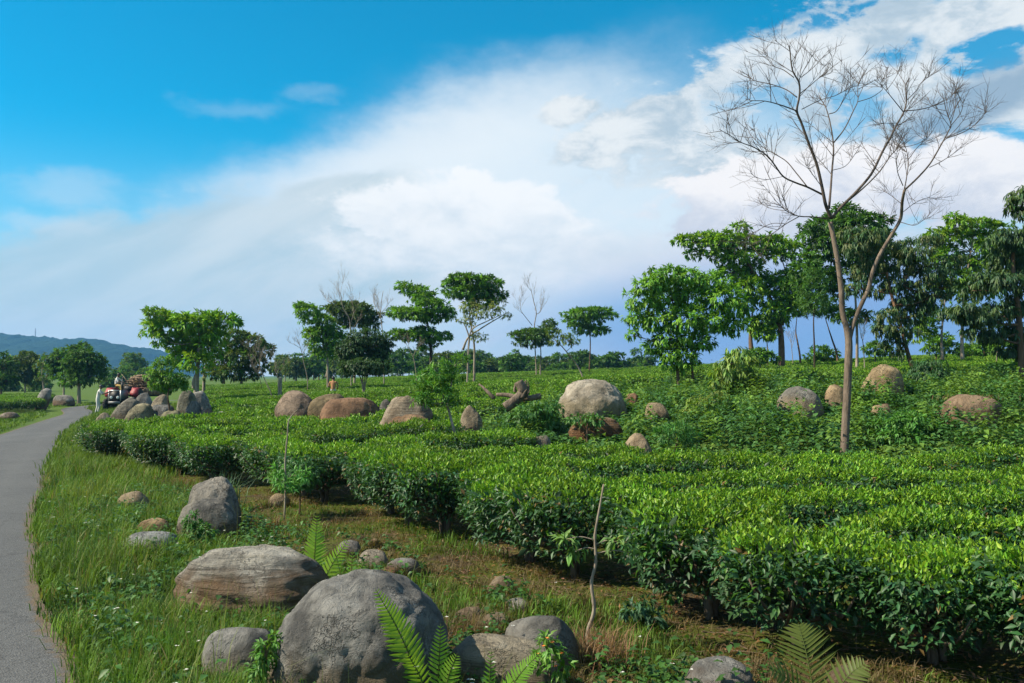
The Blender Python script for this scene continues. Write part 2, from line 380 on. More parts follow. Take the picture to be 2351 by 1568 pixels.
def axis(lo, hi, fine0, fine1, step, grow=1.16):
    a = list(np.arange(fine0, fine1, step)); s = step; v = a[-1]
    while v < hi: s *= grow; v += s; a.append(v)
    s = step; v = fine0
    while v > lo: s *= grow; v -= s; a.insert(0, v)
    return np.array(a)
gx = axis(-1500, 1500, -16, 14, .22); gy = axis(-120, 2300, 1, 30, .22)
GX, GY = np.meshgrid(gx, gy, indexing='ij')
gz = grd(GX.ravel(), GY.ravel())
near = (np.abs(GX.ravel()) < 60) & (np.abs(GY.ravel()) < 90)
rd = np.full(len(gz), 9.0); rd[near] = road_d(GX.ravel()[near], GY.ravel()[near])
gz = gz + np.where((rd < 0.05) & (rd > -ROAD_W - .05), -.06, 0)
nn = np.array([mn.noise(Vector((x * 1.3, y * 1.3, 0))) if (abs(x) < 20 and 0 < y < 34) else 0 for x, y in zip(GX.ravel(), GY.ravel())])
gz = gz + nn * .035 * ((rd > .2) | (rd < -ROAD_W - .2))
I, J = np.meshgrid(np.arange(len(gx) - 1), np.arange(len(gy) - 1), indexing='ij'); m_ = len(gy)
gxr, gyr = GX.ravel(), GY.ravel()
green = np.where((rd < -ROAD_W - .2) | ((rd > .25) & (rd < 1.7)) | (gyr > 24) | (gxr < -14) | (np.abs(gxr) > 40) | ((gyr > 12.6) & (gxr > -1)), 1.0, 0.0)
b = MB(); b.add(np.c_[gxr, gyr, gz], np.stack([I*m_+J, (I+1)*m_+J, (I+1)*m_+J+1, I*m_+J+1], -1).reshape(-1, 4), np.c_[green, green, green])
tag(b.obj('ground', ground_material(), smooth=True), kind='structure')

b = MB(); wob = np.array([mn.noise(Vector((p[0] * .9, p[1] * .9, 3))) * .09 + mn.noise(Vector((p[0] * 4, p[1] * 4, 3))) * .03 for p in RE])
cols = 13; V = []; RC = []
for k in range(cols):
    f = k / (cols - 1); off = (-wob if k == 0 else 0) + f * np.interp(RE[:, 1], [0, 34, 46, 56], [ROAD_W, ROAD_W, 2.1, 1.7])
    q = RE + left_n * off[:, None]; crown_ = .03 * math.sin(f * math.pi)
    V.append(np.c_[q, grd(q[:, 0], q[:, 1]) + .004 + crown_]); trk = max(0, 1 - abs(abs(f - .5) - .25) / .12); RC.append(np.tile([trk, max(0, 1 - min(f, 1 - f) * 9), 0], (len(q), 1)))
V = np.stack(V, 1).reshape(-1, 3)
I, J = np.meshgrid(np.arange(len(RE) - 1), np.arange(cols - 1), indexing='ij')
b.add(V, np.stack([I*cols+J, (I+1)*cols+J, (I+1)*cols+J+1, I*cols+J+1], -1).reshape(-1, 4)[:, ::-1], np.stack(RC, 1).reshape(-1, 3))
tag(b.obj('road', road_material(), smooth=True), kind='structure')

# ------------------------------------------------------------------ hill on the left
def hill():
    prof = np.array([(-900, 800), (-500, 740), (-250, 752), (-60, 766), (0, 770), (60, 777), (150, 785), (212, 781), (262, 794), (330, 806), (368, 817), (420, 846), (520, 880), (700, 900)], float)
    Yr = 1600; us = np.linspace(-900, 700, 330); b = MB()
    xs = (us - CX) / FPX * Yr; top = CAM_H + (862 - np.interp(us, prof[:, 0], prof[:, 1])) / FPX * Yr
    ys = np.linspace(-1, 1, 46); V = []
    for i, x in enumerate(xs):
        for q in ys:
            z = -8 + (top[i] + 8) * math.cos(q * math.pi / 2) ** 1.2
            y = Yr + q * 420
            z += (mn.noise(Vector((x * .012, y * .012, 1))) * 9 * (1 - abs(q)) * (abs(q) > .1) + (abs(mn.noise(Vector((x * .06, y * .05, 5)))) * 9 + mn.noise(Vector((x * .17, y * .1, 2))) * 4) * (1 - q * q)) * (z > 0)
            V.append((x, y, z))
    I, J = np.meshgrid(np.arange(len(us) - 1), np.arange(45), indexing='ij')
    b.add(V, np.stack([I*46+J, (I+1)*46+J, (I+1)*46+J+1, I*46+J+1], -1).reshape(-1, 4))
    m, t = mat('forest_hill'); pos = t.new('ShaderNodeNewGeometry').outputs['Position']
    n = t.noise(pos, .06, 6, .65).outputs[0]
    p = t.new('ShaderNodeBsdfPrincipled', {'Base Color': t.mix(n, (.010, .026, .014), (.030, .055, .024)), 'Roughness': .95, 'Specular IOR Level': 0.0,
        'Normal': t.new('ShaderNodeBump', {'Strength': 1.0, 'Distance': 6.0, 'Height': n}).outputs[0]})
    t.l.new(p.outputs[0], t.new('ShaderNodeOutputMaterial').inputs[0])
    tag(b.obj('hill', m), kind='structure')
    b = MB(); p = at(81, 775, 1600); b.tube([p, p + Vector((0, 0, 18))], [.8, .4], 5)
    for k in range(3): b.box(p + Vector((0, 0, 9 + k * 3)), (5 - k, .5, .5))
    tag(b.obj('radio_mast', plain('mast_steel', (.2, .2, .22))), 'thin grey radio mast on the ridge of the blue hill', 'mast')
hill()

# ------------------------------------------------------------------ trees
def part(b, name, material, root, smooth=False):
    o0 = np.array(root.location); b.V = [v - o0 for v in b.V]
    return b.obj(name, material, root, smooth)
def conv(x0, y0, s):
    return lambda X, Y: ((x0 + X / s) / 1.02084, (y0 + Y / s) / 1.02084)
K1 = conv(0, 640, 3.3586); K2 = conv(600, 600, 3.1357); K3 = conv(1200, 600, 3.1357); K4 = conv(1750, 400, 2.24)
K5 = conv(1450, 480, 3.5636); K6 = conv(1950, 400, 3.1356); KB = conv(1650, 60, 2.8); KD = lambda X, Y: (X, Y)
SCL = {K1: 3.3586*1.02084, K2: 3.1357*1.02084, K3: 3.1357*1.02084, K4: 2.24*1.02084, K5: 3.5636*1.02084, K6: 3.1356*1.02084, KB: 2.8*1.02084, KD: 1.0}

STY = {  # k leaves per tip, length, width (metres at 1), droop, outward, spread, density, up bias, shell
 'umbrella': dict(k=7, L=.30, W=.085, droop=.25, out=.75, spread=.55, dens=1.25, up=.35, shell=.45, curl=.35),
 'broad':    dict(k=6, L=.25, W=.085, droop=.45, out=.8, spread=.6, dens=1.5, up=.15, shell=.5, curl=.3),
 'droop':    dict(k=8, L=.30, W=.07, droop=1.0, out=.55, spread=.5, dens=1.35, up=.05, shell=.5, curl=.2),
 'feather':  dict(k=10, L=.17, W=.03, droop=.15, out=.6, spread=.8, dens=1.0, up=.2, shell=.3, curl=.1),
 'sparse':   dict(k=5, L=.24, W=.07, droop=.5, out=.7, spread=.7, dens=.5, up=.1, shell=.4, curl=.25),
}
def crown_fill(b, clumps, style, col, col2=None, lsc=1.0, lite=False, dens=1.0):
    s = STY[style]; lsc = lsc * .72; L0, W0 = s['L'] * lsc, s['W'] * lsc
    for (c, r) in clumps:
        c = np.array(c); r = np.array(r)
        area = 4 * math.pi * ((r[0]*r[1])**1.6/3 + (r[0]*r[2])**1.6/3 + (r[1]*r[2])**1.6/3) ** (1/1.6)
        n = max(6, int(dens * s['dens'] * area / (s['k'] * L0 * W0 * .5) * .92))
        d = rvec(n); d[:, 2] += s['up']; d /= np.linalg.norm(d, axis=1)[:, None]
        ph = rng.uniform(0, 6.28, 3)
        lump = 1 + .22 * np.sin(d[:, 0] * 5 + ph[0]) * np.sin(d[:, 1] * 5 + ph[1]) + .15 * np.sin(d[:, 2] * 7 + ph[2])
        rr = (s['shell'] + (1.08 - s['shell']) * rng.random(n) ** .6) * lump
        tip = c + d * r * rr[:, None]
        on = d / r; on /= np.linalg.norm(on, axis=1)[:, None]
        base_c = vary(np.array(col) * 1.36, n, .30, .15)
        if col2 is not None:
            q = (rng.random(n) < .35)[:, None]; base_c = np.where(q, vary(np.array(col2) * 1.36, n, .2, .1), base_c)
        k = s['k']; T = np.repeat(tip, k, 0); ON = np.repeat(on, k, 0); CC = np.repeat(base_c, k, 0)
        D = ON * s['out'] + rvec(n * k) * s['spread'] + np.array([0, 0, -s['droop']])
        D /= np.linalg.norm(D, axis=1)[:, None]
        N = np.array([0, 0, 1.0]) + ON * .5 + rvec(n * k) * .45
        ll = L0 * rng.uniform(.65, 1.25, n * k)
        b.leaves(T + rvec(n * k) * L0 * .25, D, N, ll, ll * W0 / L0, CC * rng.uniform(.85, 1.15, (n * k, 1)), s['curl'], .2, lite)

def tree(name, label, cv, Y, trunks, clumps, style='umbrella', col=(.07, .16, .02), col2=None, rad=.12, bark=None, lsc=1.0, cat='tree', group=None, twigs=True, dens=1.0, lite=False):
    s = SCL[cv]; wpp = Y / FPX / s
    TR = []
    for ti, tl in enumerate(trunks):
        P = [at(*cv(X, Y2), Y) for X, Y2 in tl]
        if ti == 0:
            gz_ = g1(P[0].x, P[0].y)
            if gz_ < P[0].z - .02: P.insert(0, Vector((P[0].x + (P[0].x - P[1].x) * .2, P[0].y, gz_ - .1)))
            else: P.insert(0, Vector((P[0].x, P[0].y, min(P[0].z, gz_) - .3)))
        for i in range(1, len(P)): P[i].y += rng.uniform(-.15, .15) * (i / len(P)) * 2
        TR.append(P)
    root = empty(name, TR[0][0] + Vector((0, 0, .1)), label, cat, group)
    b = MB(); SP = []
    for ti, P in enumerate(TR):
        q = catmull(P, 5); n = len(q); r0 = rad * (1 if ti == 0 else .7)
        rr = r0 * (1.0 - .72 * np.linspace(0, 1, n)); rr[0] *= 1.25
        b.tube(q, rr, 8); SP.append((q, rr))
    part(b, 'trunk', bark or M_BARK, root, True)
    CL = []
    for c in clumps:
        X, Y2, rx, ry = c[:4]; depth = c[4] if len(c) > 4 else rng.uniform(-.6, .6) * rx * wpp * 1.4
        p = at(*cv(X, Y2), Y + depth)
        CL.append((np.array(p), np.array([rx * wpp, rx * wpp * .9, ry * wpp]) * np.array([1.12, 1.12, .98])))
    allq = np.concatenate([q for q, _ in SP]); allr = np.concatenate([r for _, r in SP])
    b = MB()
    for c, r in CL:
        d = np.linalg.norm(allq - c, axis=1) + np.where(allq[:, 2] > c[2], 1.5 * (allq[:, 2] - c[2]), 0)
        k = int(d.argmin()); a = allq[k]; mid = (a + c) / 2 + np.array([0, 0, -.08 * d[k]]) + rvec(1)[0] * .08 * d[k]
        q = catmull([a, mid, c], 4); rr0 = min(allr[k] * .65, .02 + .03 * d[k])
        b.tube(q, np.linspace(rr0, rr0 * .35, len(q)), 5)
        for _ in range(3 if twigs else 1):
            e = c + rvec(1)[0] * r * .8; m2 = (c + e) / 2 + rvec(1)[0] * .1 * r.min()
            b.tube([q[-3], m2, e], [rr0 * .4, rr0 * .25, rr0 * .1], 4)
    if CL: part(b, 'branch_work', bark or M_BARK, root, True)['kind'] = 'stuff'
    if CL:
        b = MB(); crown_fill(b, CL, style, col, col2, lsc, lite or Y > 34, dens); part(b, 'crown', M_LEAF, root)
    return root

G_BR, G_MID, G_DK, G_OL, G_YL = (.105, .235, .018), (.065, .155, .022), (.030, .072, .020), (.075, .115, .025), (.20, .27, .03)
FT = 'shade trees beyond the tea'
tree('shade_tree', 'bright spreading shade tree with wind-swept top behind the left boulder pile', K1, 44,
  [[(1545,905),(1552,720),(1562,560),(1575,450)],[(1530,905),(1525,850),(1545,760)]],
  [(1240,330,70,55),(1300,360,90,55),(1215,440,70,70),(1330,430,100,70),(1250,520,55,45),(1460,400,110,75),(1560,400,120,80),(1660,390,110,75),(1770,375,90,42),(1840,390,50,25),(1560,500,140,80),(1420,560,110,70),(1640,590,110,80),(1480,640,120,70),(1700,500,80,60),(1550,700,100,60),(1400,660,70,60)], 'umbrella', G_BR, (.16,.27,.02), .16, M_BARKP, 1.25)
tree('shade_tree', 'olive green tree mass right of the bright wind-swept tree', K1, 58,
  [[(1605,870),(1608,750),(1640,640)],[(1760,870),(1770,760),(1800,660)],[(1900,870),(1895,760)]],
  [(1850,500,100,45),(1960,550,110,60),(2080,610,80,60),(1800,600,110,70),(1900,660,130,70),(1750,700,100,60),(1820,780,110,45),(2000,710,90,55),(1690,780,80,50),(1960,790,100,45)], 'umbrella', G_OL, G_MID, .13, M_BARKP, 1.2)
tree('small_tree', 'small round leafy tree standing among the left pile of boulders', K1, 27,
  [[(1335,1085),(1332,960),(1330,840)]],
  [(1270,750,75,50),(1210,810,60,42),(1330,830,90,55),(1420,840,60,45),(1300,690,45,32),(1240,880,60,32),(1410,885,65,35),(1320,905,60,32)], 'broad', (.07,.17,.02), (.12,.24,.02), .04, M_BARK, .55)
# left background trees
LG = 'trees along the far left edge of the plain'
tree('roadside_tree', 'dark tree cut off by the left edge of the picture', K1, 78, [[(8,945),(12,830),(20,720)]], [(20,690,60,60),(50,740,70,60),(10,800,70,70),(60,840,60,50),(30,880,60,35)], 'umbrella', G_DK, G_MID, .14, M_BARK, 1.5, group=LG, lite=True)
tree('roadside_tree', 'grey green tree second from the left edge before the blue hill', K1, 84, [[(195,935),(198,820),(200,720)]], [(200,665,80,45),(160,720,80,55),(240,730,80,55),(190,790,90,55),(130,830,70,50),(250,830,70,50)], 'umbrella', (.05,.09,.03), G_OL, .12, M_BARKP, 1.5, group=LG, lite=True)
tree('roadside_tree', 'thin pale-trunked tree with sparse top left of the dark broad tree', K1, 74, [[(345,895),(330,800),(345,700),(360,640)],[(340,880),(375,780),(395,700)]], [(380,690,70,50),(330,740,60,45),(420,760,60,50),(360,810,70,45)], 'sparse', G_OL, G_MID, .10, M_BARKP, 1.4, group=LG, lite=True)
tree('roadside_tree', 'slim dark tree leaning against the broad dark tree on its right', K1, 72, [[(500,920),(505,830),(485,720)]], [(470,670,80,45),(430,720,60,50),(500,740,80,60),(460,800,60,40)], 'umbrella', G_DK, G_MID, .10, M_BARKP, 1.4, group=LG, lite=True)
tree('roadside_tree', 'broad dark tree with forked pale trunk left of the tractor', K1, 68, [[(625,918),(628,840),(640,700)],[(630,890),(612,830)]], [(560,615,80,35),(655,590,50,35),(650,650,90,55),(730,690,90,50),(590,700,90,55),(680,740,120,60),(770,740,60,50),(600,790,90,50),(710,810,90,45),(640,850,70,35),(560,860,70,35)], 'umbrella', (.040,.095,.022), G_MID, .16, M_BARKP, 1.4, group=LG, lite=True)
for (X, Yp, sc_, Yd, lab) in [(1055,690,1.0,170,'hazy blue-green tree rising behind the load of firewood'),(985,790,.8,150,'low hazy tree just left of the tall hazy tree behind the tractor'),(870,800,.9,140,'hazy shrubby tree behind the head of the driver'),(1170,800,.8,130,'hazy tree half hidden by the small tree on the boulder pile'),(60,860,.9,120,'hazy low tree at the left edge behind the dark trees'),(300,850,.9,118,'hazy low tree below the foot of the blue hill')]:
    tree('hazy_tree', lab, K1, Yd, [[(X,925),(X+4,Yp+90),(X,Yp+10)]], [(X-10,Yp-20,60*sc_,35*sc_),(X-40,Yp+30,60*sc_,45*sc_),(X+35,Yp+25,60*sc_,45*sc_),(X,Yp+70,80*sc_,45*sc_),(X-20,Yp+110,70*sc_,30)], 'umbrella', G_MID, G_OL, .14, M_BARK, 2.0, group='hazy trees far across the plain', lite=True)
# middle distance
tree('shade_tree', 'layered shade tree with stepped pads left of the dark round tree', K2, 55, [[(530,905),(526,760),(505,600),(430,460)],[(515,890),(525,830)]],
  [(330,372,60,20),(390,400,75,28),(420,455,85,35),(500,480,70,35),(460,570,90,40),(540,560,90,50),(480,650,100,45),(590,620,90,60),(530,710,90,40),(420,600,50,25)], 'umbrella', G_BR, G_MID, .10, M_BARKP, 1.15)
tree('shade_tree', 'dark flat-topped shade tree behind the dark round tree', K2, 62, [[(720,955),(726,830),(722,620),(700,450)]],
  [(580,385,70,25),(680,375,110,32),(770,390,80,35),(640,430,110,40),(790,440,90,40),(840,500,60,45),(720,480,110,40),(880,430,40,15)], 'umbrella', (.045,.095,.02), G_OL, .11, M_BARKP, 1.2)
tree('round_tree', 'dense dark green round tree with several thin stems', K2, 33, [[(792,1035),(780,940),(760,860),(740,760)],[(790,1030),(800,900),(830,780)],[(792,1030),(815,900),(870,780)],[(788,1030),(785,880),(800,700)]],
  [(800,600,110,60),(720,680,100,75),(870,660,110,75),(800,720,130,80),(930,700,60,60),(680,760,70,60),(800,810,140,60),(900,810,80,50),(700,830,80,45),(950,620,50,40),(650,700,50,40)], 'broad', (.026,.062,.022), (.045,.09,.035), .045, M_BARKP, .75, dens=1.1)
tree('shade_tree', 'tall layered shade tree with three tiers of pads in the centre', K2, 58, [[(1285,800),(1283,660),(1265,520),(1235,360),(1150,250)]],
  [(1090,225,55,28),(1140,255,70,32),(1210,265,70,35),(1240,320,90,42),(1060,415,90,30),(1150,430,110,40),(1290,370,110,50),(1330,430,100,50),(1400,420,50,35),(1240,450,90,35),(1050,570,70,22),(1130,590,110,28),(1210,560,80,40),(1280,590,100,32),(1370,590,60,25),(1230,650,50,25),(1320,640,40,18)], 'umbrella', G_BR, G_MID, .12, M_BARKD, 1.15)
tree('shade_tree', 'tallest flat-topped shade tree in the centre with pale trailing lower leaves', K2, 52, [[(1600,985),(1606,760),(1600,620),(1570,440),(1580,270)],[(1520,690),(1560,600),(1640,540),(1740,480),(1840,420)],[(1562,860),(1558,700),(1565,580)]],
  [(1430,200,60,25),(1500,165,80,32),(1600,190,110,42),(1710,190,80,38),(1760,215,45,22),(1480,260,100,38),(1600,270,120,45),(1720,290,90,38),(1790,305,40,20),(1650,340,100,40)], 'umbrella', (.05,.125,.02), G_BR, .10, M_BARKP, 1.15)
tree('fig_tree', 'pale half-bare tree with hanging yellowish leaves under the tallest flat top', K2, 51, [[(1555,880),(1565,640),(1590,540),(1700,480),(1800,430)],[(1570,600),(1530,500),(1480,470)],[(1580,560),(1590,440),(1580,350)]],
  [(1580,380,80,60),(1690,400,90,60),(1780,350,50,50),(1560,470,60,40),(1640,590,50,40),(1840,440,40,25)], 'sparse', (.17,.21,.06), (.08,.14,.03), .07, M_BARKP, 1.0)
tree('shade_tree', 'low grey green tree carrying a dead top near the picture centre', K2, 66, [[(2090,852),(2093,700),(2080,600)]],
  [(1930,585,60,22),(2000,570,80,32),(2080,580,80,35),(2010,630,90,32),(2140,545,60,30),(2160,500,45,25),(2110,630,50,25)], 'umbrella', (.05,.10,.03), G_MID, .08, M_BARKP, 1.2)
tree('shade_tree', 'small umbrella tree with two tiers right of the dead top', K3, 68, [[(567,895),(573,720),(575,590),(555,480)]],
  [(500,400,30,15),(440,430,65,22),(540,415,90,25),(640,410,90,25),(720,440,55,20),(500,480,90,28),(600,470,70,28),(560,545,90,28),(650,545,60,22),(470,515,50,15)], 'umbrella', G_MID, G_BR, .09, M_BARK, 1.2)
tree('leaning_tree', 'thin pale tree leaning left behind the largest grey boulder', K3, 40, [[(530,925),(490,820),(430,740),(350,650),(290,600)]],
  [(370,570,50,28),(330,620,60,28),(420,610,60,28),(290,560,40,25),(460,640,40,20)], 'sparse', (.09,.15,.03), None, .05, M_BARKP, 1.0)
# right hand group
tree('broadleaf_tree', 'bright dense broadleaf tree with drooping leaves left of the tall spreading tree', K5, 26, [[(510,1565),(500,1430),(495,1250),(480,1000),(450,800)],[(622,1490),(615,1380),(600,1250),(640,1000)]],
  [(440,590,130,60),(250,680,110,60),(330,640,100,50),(590,610,120,65),(770,650,140,80),(180,790,100,75),(400,780,160,100),(620,780,160,110),(860,790,140,100),(980,880,100,80),(170,940,95,75),(330,960,140,80),(550,960,150,90),(780,980,130,80),(930,1010,90,70),(420,1120,120,65),(600,1120,110,60),(720,1150,80,40),(300,1180,80,45),(440,1240,100,60),(570,1270,90,65),(420,1330,70,45),(560,1340,70,40),(120,1080,50,35),(250,545,30,35)], 'broad', (.085,.205,.022), (.13,.27,.02), .075, M_BARK, .95, dens=1.05)
tree('shade_tree', 'tall spreading bright tree with stout trunk behind the dense broadleaf tree', K5, 48, [[(1362,1335),(1362,1150),(1345,1000),(1280,800),(1120,560),(980,340)],[(1350,1000),(1420,800),(1400,560)],[(1110,1250),(1104,1080),(1110,900)]],
  [(520,300,55,30),(600,300,80,45),(720,280,100,55),(800,330,100,55),(1010,195,60,45),(920,300,110,60),(1050,310,110,60),(1180,320,110,60),(1310,330,110,55),(1430,370,90,55),(640,410,70,35),(850,420,90,50),(990,450,120,60),(1120,420,100,55),(1130,550,90,50),(1350,430,100,40),(1400,610,120,50),(1320,680,110,60),(1450,690,100,60),(1250,770,100,55),(1400,810,120,55),(1290,890,120,60),(1480,850,70,55),(1210,980,90,60),(1200,1080,90,55),(1080,680,110,70),(1060,820,90,60),(1100,1000,60,50),(1340,950,80,40),(1540,560,110,55),(1600,470,90,45),(1040,600,100,55),(940,560,100,45),(1520,760,80,60),(1180,650,100,60)], 'umbrella', G_BR, (.17,.30,.02), .22, M_BARK, 1.2)
tree('feathery_tree', 'slim feathery tree with dark thin trunk left of the bare tree', K5, 36, [[(1637,1490),(1626,1200),(1620,960),(1632,760)]],
  [(1600,700,90,80),(1680,650,90,80),(1590,810,90,70),(1680,800,80,70),(1630,590,80,50),(1620,890,70,45)], 'feather', (.055,.13,.025), None, .055, M_BARKD, 1.5)
THIN = 'thin trunks on the rise at the right'
for tl, lab in [([(1247,1385),(1240,1230),(1236,1120)], 'thin pale trunk just left of the stout trunk'), ([(1515,1285),(1498,1150),(1485,1060),(1478,950)], 'thin dark trunk just right of the stout trunk'),
                ([(1825,1255),(1790,1130),(1760,1040),(1725,930)], 'thin dark leaning trunk left of the bare tree fork')]:
    X, Yq = tl[-1]
    tree('slender_tree', lab, K5, 52, [tl], [(X-20,Yq-60,70,45),(X+40,Yq-90,70,45)], 'umbrella', G_MID, G_DK, .075, M_BARK, 1.2, group=THIN)
tree('shrub', 'low round shrub on the skyline between the bare tree and thin trunks', K5, 54, [[(1720,1300),(1722,1250)]], [(1680,1230,70,35),(1750,1250,70,30),(1640,1270,60,25),(1720,1290,90,25)], 'umbrella', G_MID, G_BR, .05, M_BARK, 1.1, 'shrub')
tree('shade_tree', 'dark green tree crown directly behind the bare tree', K4, 38, [[(578,1085),(576,850),(570,600),(540,400)]],
  [(520,225,70,40),(430,290,110,40),(560,290,100,50),(650,280,90,50),(350,340,70,28),(470,370,110,50),(600,370,110,55),(380,430,80,40),(540,450,90,45),(700,340,60,40),(500,540,60,50),(560,770,80,30),(480,750,60,25),(330,520,80,45),(420,570,70,45),(640,470,90,55),(740,430,70,55),(690,560,60,50),(450,650,60,40),(280,600,60,45)], 'umbrella', (.035,.09,.02), G_MID, .09, M_BARKP, 1.0)
tree('drooping_tree', 'dark tree with hanging leaves and leaning reddish trunk right of the bare tree', K6, 26, [[(640,1555),(560,1380),(490,1130),(430,900),(402,750),(385,620)],[(430,900),(560,760),(640,680)]],
  [(180,540,110,60),(320,470,110,55),(130,450,80,45),(280,600,110,60),(480,560,100,55),(610,600,110,50),(540,690,130,70),(750,740,110,70),(830,850,80,60),(470,820,100,65),(650,840,70,50),(560,960,120,55),(420,1050,90,55),(600,1070,80,50),(390,1150,80,50),(520,1170,90,50),(460,1260,80,50),(230,740,100,65),(190,860,80,50),(330,890,60,32),(500,1330,50,35),(700,500,100,45),(880,650,80,50),(310,700,90,55),(640,930,90,50),(700,1010,70,45),(760,920,70,50)], 'droop', (.034,.075,.026), (.075,.10,.03), .085, bark_mat('bark_reddish', (.25,.14,.08), (.13,.08,.05)), .85)
tree('shade_tree', 'bright crowned tree between the drooping tree and the right edge', K6, 40, [[(960,1370),(955,1200),(960,900),(1000,600)],[(812,1390),(813,1200),(830,900)]],
  [(890,360,50,38),(960,390,80,45),(1070,400,90,45),(1190,430,100,50),(860,480,80,35),(1000,500,110,42),(860,600,90,45),(800,670,80,45),(980,690,110,60),(1130,700,110,60),(900,780,90,50),(760,590,50,25),(1150,560,90,50),(700,1150,70,60),(640,1200,60,60),(780,470,80,35),(1260,580,120,70),(1080,820,110,55),(780,850,80,55),(960,900,100,55),(1180,880,110,60),(720,1060,70,45)], 'umbrella', G_BR, (.16,.27,.02), .11, M_BARKP, 1.0)
tree('drooping_tree', 'large dark drooping tree filling the right edge', K6, 23, [[(1405,1570),(1380,1330),(1350,1000),(1320,700),(1340,500)]],
  [(1240,520,110,70),(1360,480,100,70),(1290,660,120,75),(1400,640,100,90),(1140,780,100,60),(1270,810,120,70),(1390,800,90,80),(1030,880,80,50),(990,1010,110,48),(880,1040,90,45),(1100,1080,120,55),(1240,1030,120,70),(1380,980,100,80),(1060,1180,70,50),(1200,1210,80,48),(1350,1180,100,70),(1300,1310,80,45),(1410,1300,80,80)], 'droop', (.026,.062,.024), (.055,.095,.025), .12, M_BARK, .8, dens=1.35)
tree('drooping_tree', 'hanging dark leaves entering at the right edge above the tree tops', K6, 17, [[(1640,1650),(1620,1200),(1590,700),(1520,300),(1450,220)]],
  [(1320,190,50,35),(1390,160,60,50),(1290,270,40,40),(1370,290,55,50),(1450,240,80,80),(1530,330,100,90),(1600,500,120,100)], 'droop', (.028,.068,.022), (.06,.10,.025), .12, M_BARK, .7)
tree('slender_tree', 'thin pale pole trunk on the rise under the dark right-hand tree', K6, 34, [[(1237,1520),(1222,1400),(1215,1250)]], [(1215,1180,60,40)], 'umbrella', G_DK, None, .05, M_BARKP, 1.0, group=THIN)
# shrubs on the mound
tree('vine_shrub', 'yellow-green shrub with large hanging leaves on the mound', K5, 21, [[(1000,1640),(1000,1500),(990,1350),(1000,1230)]],
  [(1000,1230,80,50),(960,1310,110,60),(1060,1310,90,70),(880,1400,100,55),(1010,1420,130,70),(1110,1430,90,55),(830,1490,80,50),(980,1520,150,60),(1130,1530,120,50)], 'droop', (.13,.20,.03), (.06,.13,.02), .04, M_BARK, .85, 'shrub')
tree('feathery_sapling', 'feathery leaning sapling in front of the split pale boulder', K2, 15.4, [[(1482,1400),(1448,1250),(1405,1110),(1340,960),(1300,880)],[(1405,1110),(1430,960),(1460,800)]],
  [(1220,900,70,45),(1330,870,90,55),(1420,800,70,45),(1290,950,90,50),(1200,990,60,45),(1390,930,80,60),(1250,1050,80,40),(1400,1030,70,50),(1160,1060,50,30),(1500,760,60,35),(1470,870,60,50),(1420,1090,45,30)], 'feather', (.055,.15,.022), (.10,.22,.02), .035, M_BARKP, .95, dens=.9)
for lab, cl in [('low round bush on the skyline under the drooping tree', [(2150,795,26,14),(2180,800,26,14),(2165,780,18,12)]), ('low bush on the skyline left of the stout trunk', [(1745,815,24,12),(1725,822,24,10),(1765,822,20,10)]),
                ('low bush on the skyline right of the forked bare trunk', [(2010,800,22,12),(2035,806,22,10)]), ('spreading bush on the skyline below the right-hand dark tree', [(2255,805,34,14),(2300,800,34,16),(2225,812,28,10)])]:
    bx_ = cl[0][0]; tree('skyline_bush', lab, KD, 46, [[(bx_, 830), (bx_ + 2, 815), (bx_, cl[0][1])]], cl, 'umbrella', G_MID, G_BR, .05, M_BARK, 1.1, 'shrub', 'low bushes on the right skyline')
TH = 'leafy thickets on the mound'
for lab, Yd, st_, cl, col in [
  ('dark leafy shrub right of the sloping tan boulder', 22, 'droop', [(2110,845,26,16),(2140,838,28,18),(2125,865,34,16),(2165,860,24,16)], (.03,.08,.024)),
  ('leafy thicket between the yellow-green shrub and the grey dome boulder', 18.8, 'broad', [(1690,935,34,18),(1735,945,32,18),(1655,950,30,16),(1710,965,42,16)], (.06,.14,.024)),
  ('leafy weed thicket left of the peaked grey boulder', 17.2, 'broad', [(1225,945,30,14),(1262,938,26,16),(1195,958,30,14),(1245,970,36,14)], (.05,.13,.03)),
  ('straggling vine thicket between bare trunk and flat-topped boulder', 15.2, 'broad', [(2030,978,34,16),(2085,968,38,18),(2130,985,34,16),(2060,1000,44,16)], (.055,.145,.024)),
  ('green creeper draped between the peaked boulder and the rust-brown one', 16.3, 'broad', [(1330,962,20,8),(1368,964,18,7)], (.055,.14,.03)),
  ('yellowish vine heap below the bright shrub on the mound', 18.0, 'droop', [(1610,925,30,16),(1645,915,28,16),(1590,950,28,14),(1630,950,36,14)], (.13,.19,.03)),
  ('feathery weed clump right of the tan front boulder', 14.4, 'feather', [(1520,1000,26,14),(1550,990,28,16),(1580,1005,26,14)], (.05,.14,.03))]:
    bx_ = sum(c[0] for c in cl) / len(cl); by_ = max(c[1] + c[3] for c in cl)
    tree('thicket', lab, KD, Yd, [[(bx_, by_ + 12), (bx_ + 3, by_ - 6), (bx_, cl[0][1])]], cl, st_, col, None, .02, M_BARK, .62 if st_ != 'feather' else .9, 'shrub', TH)
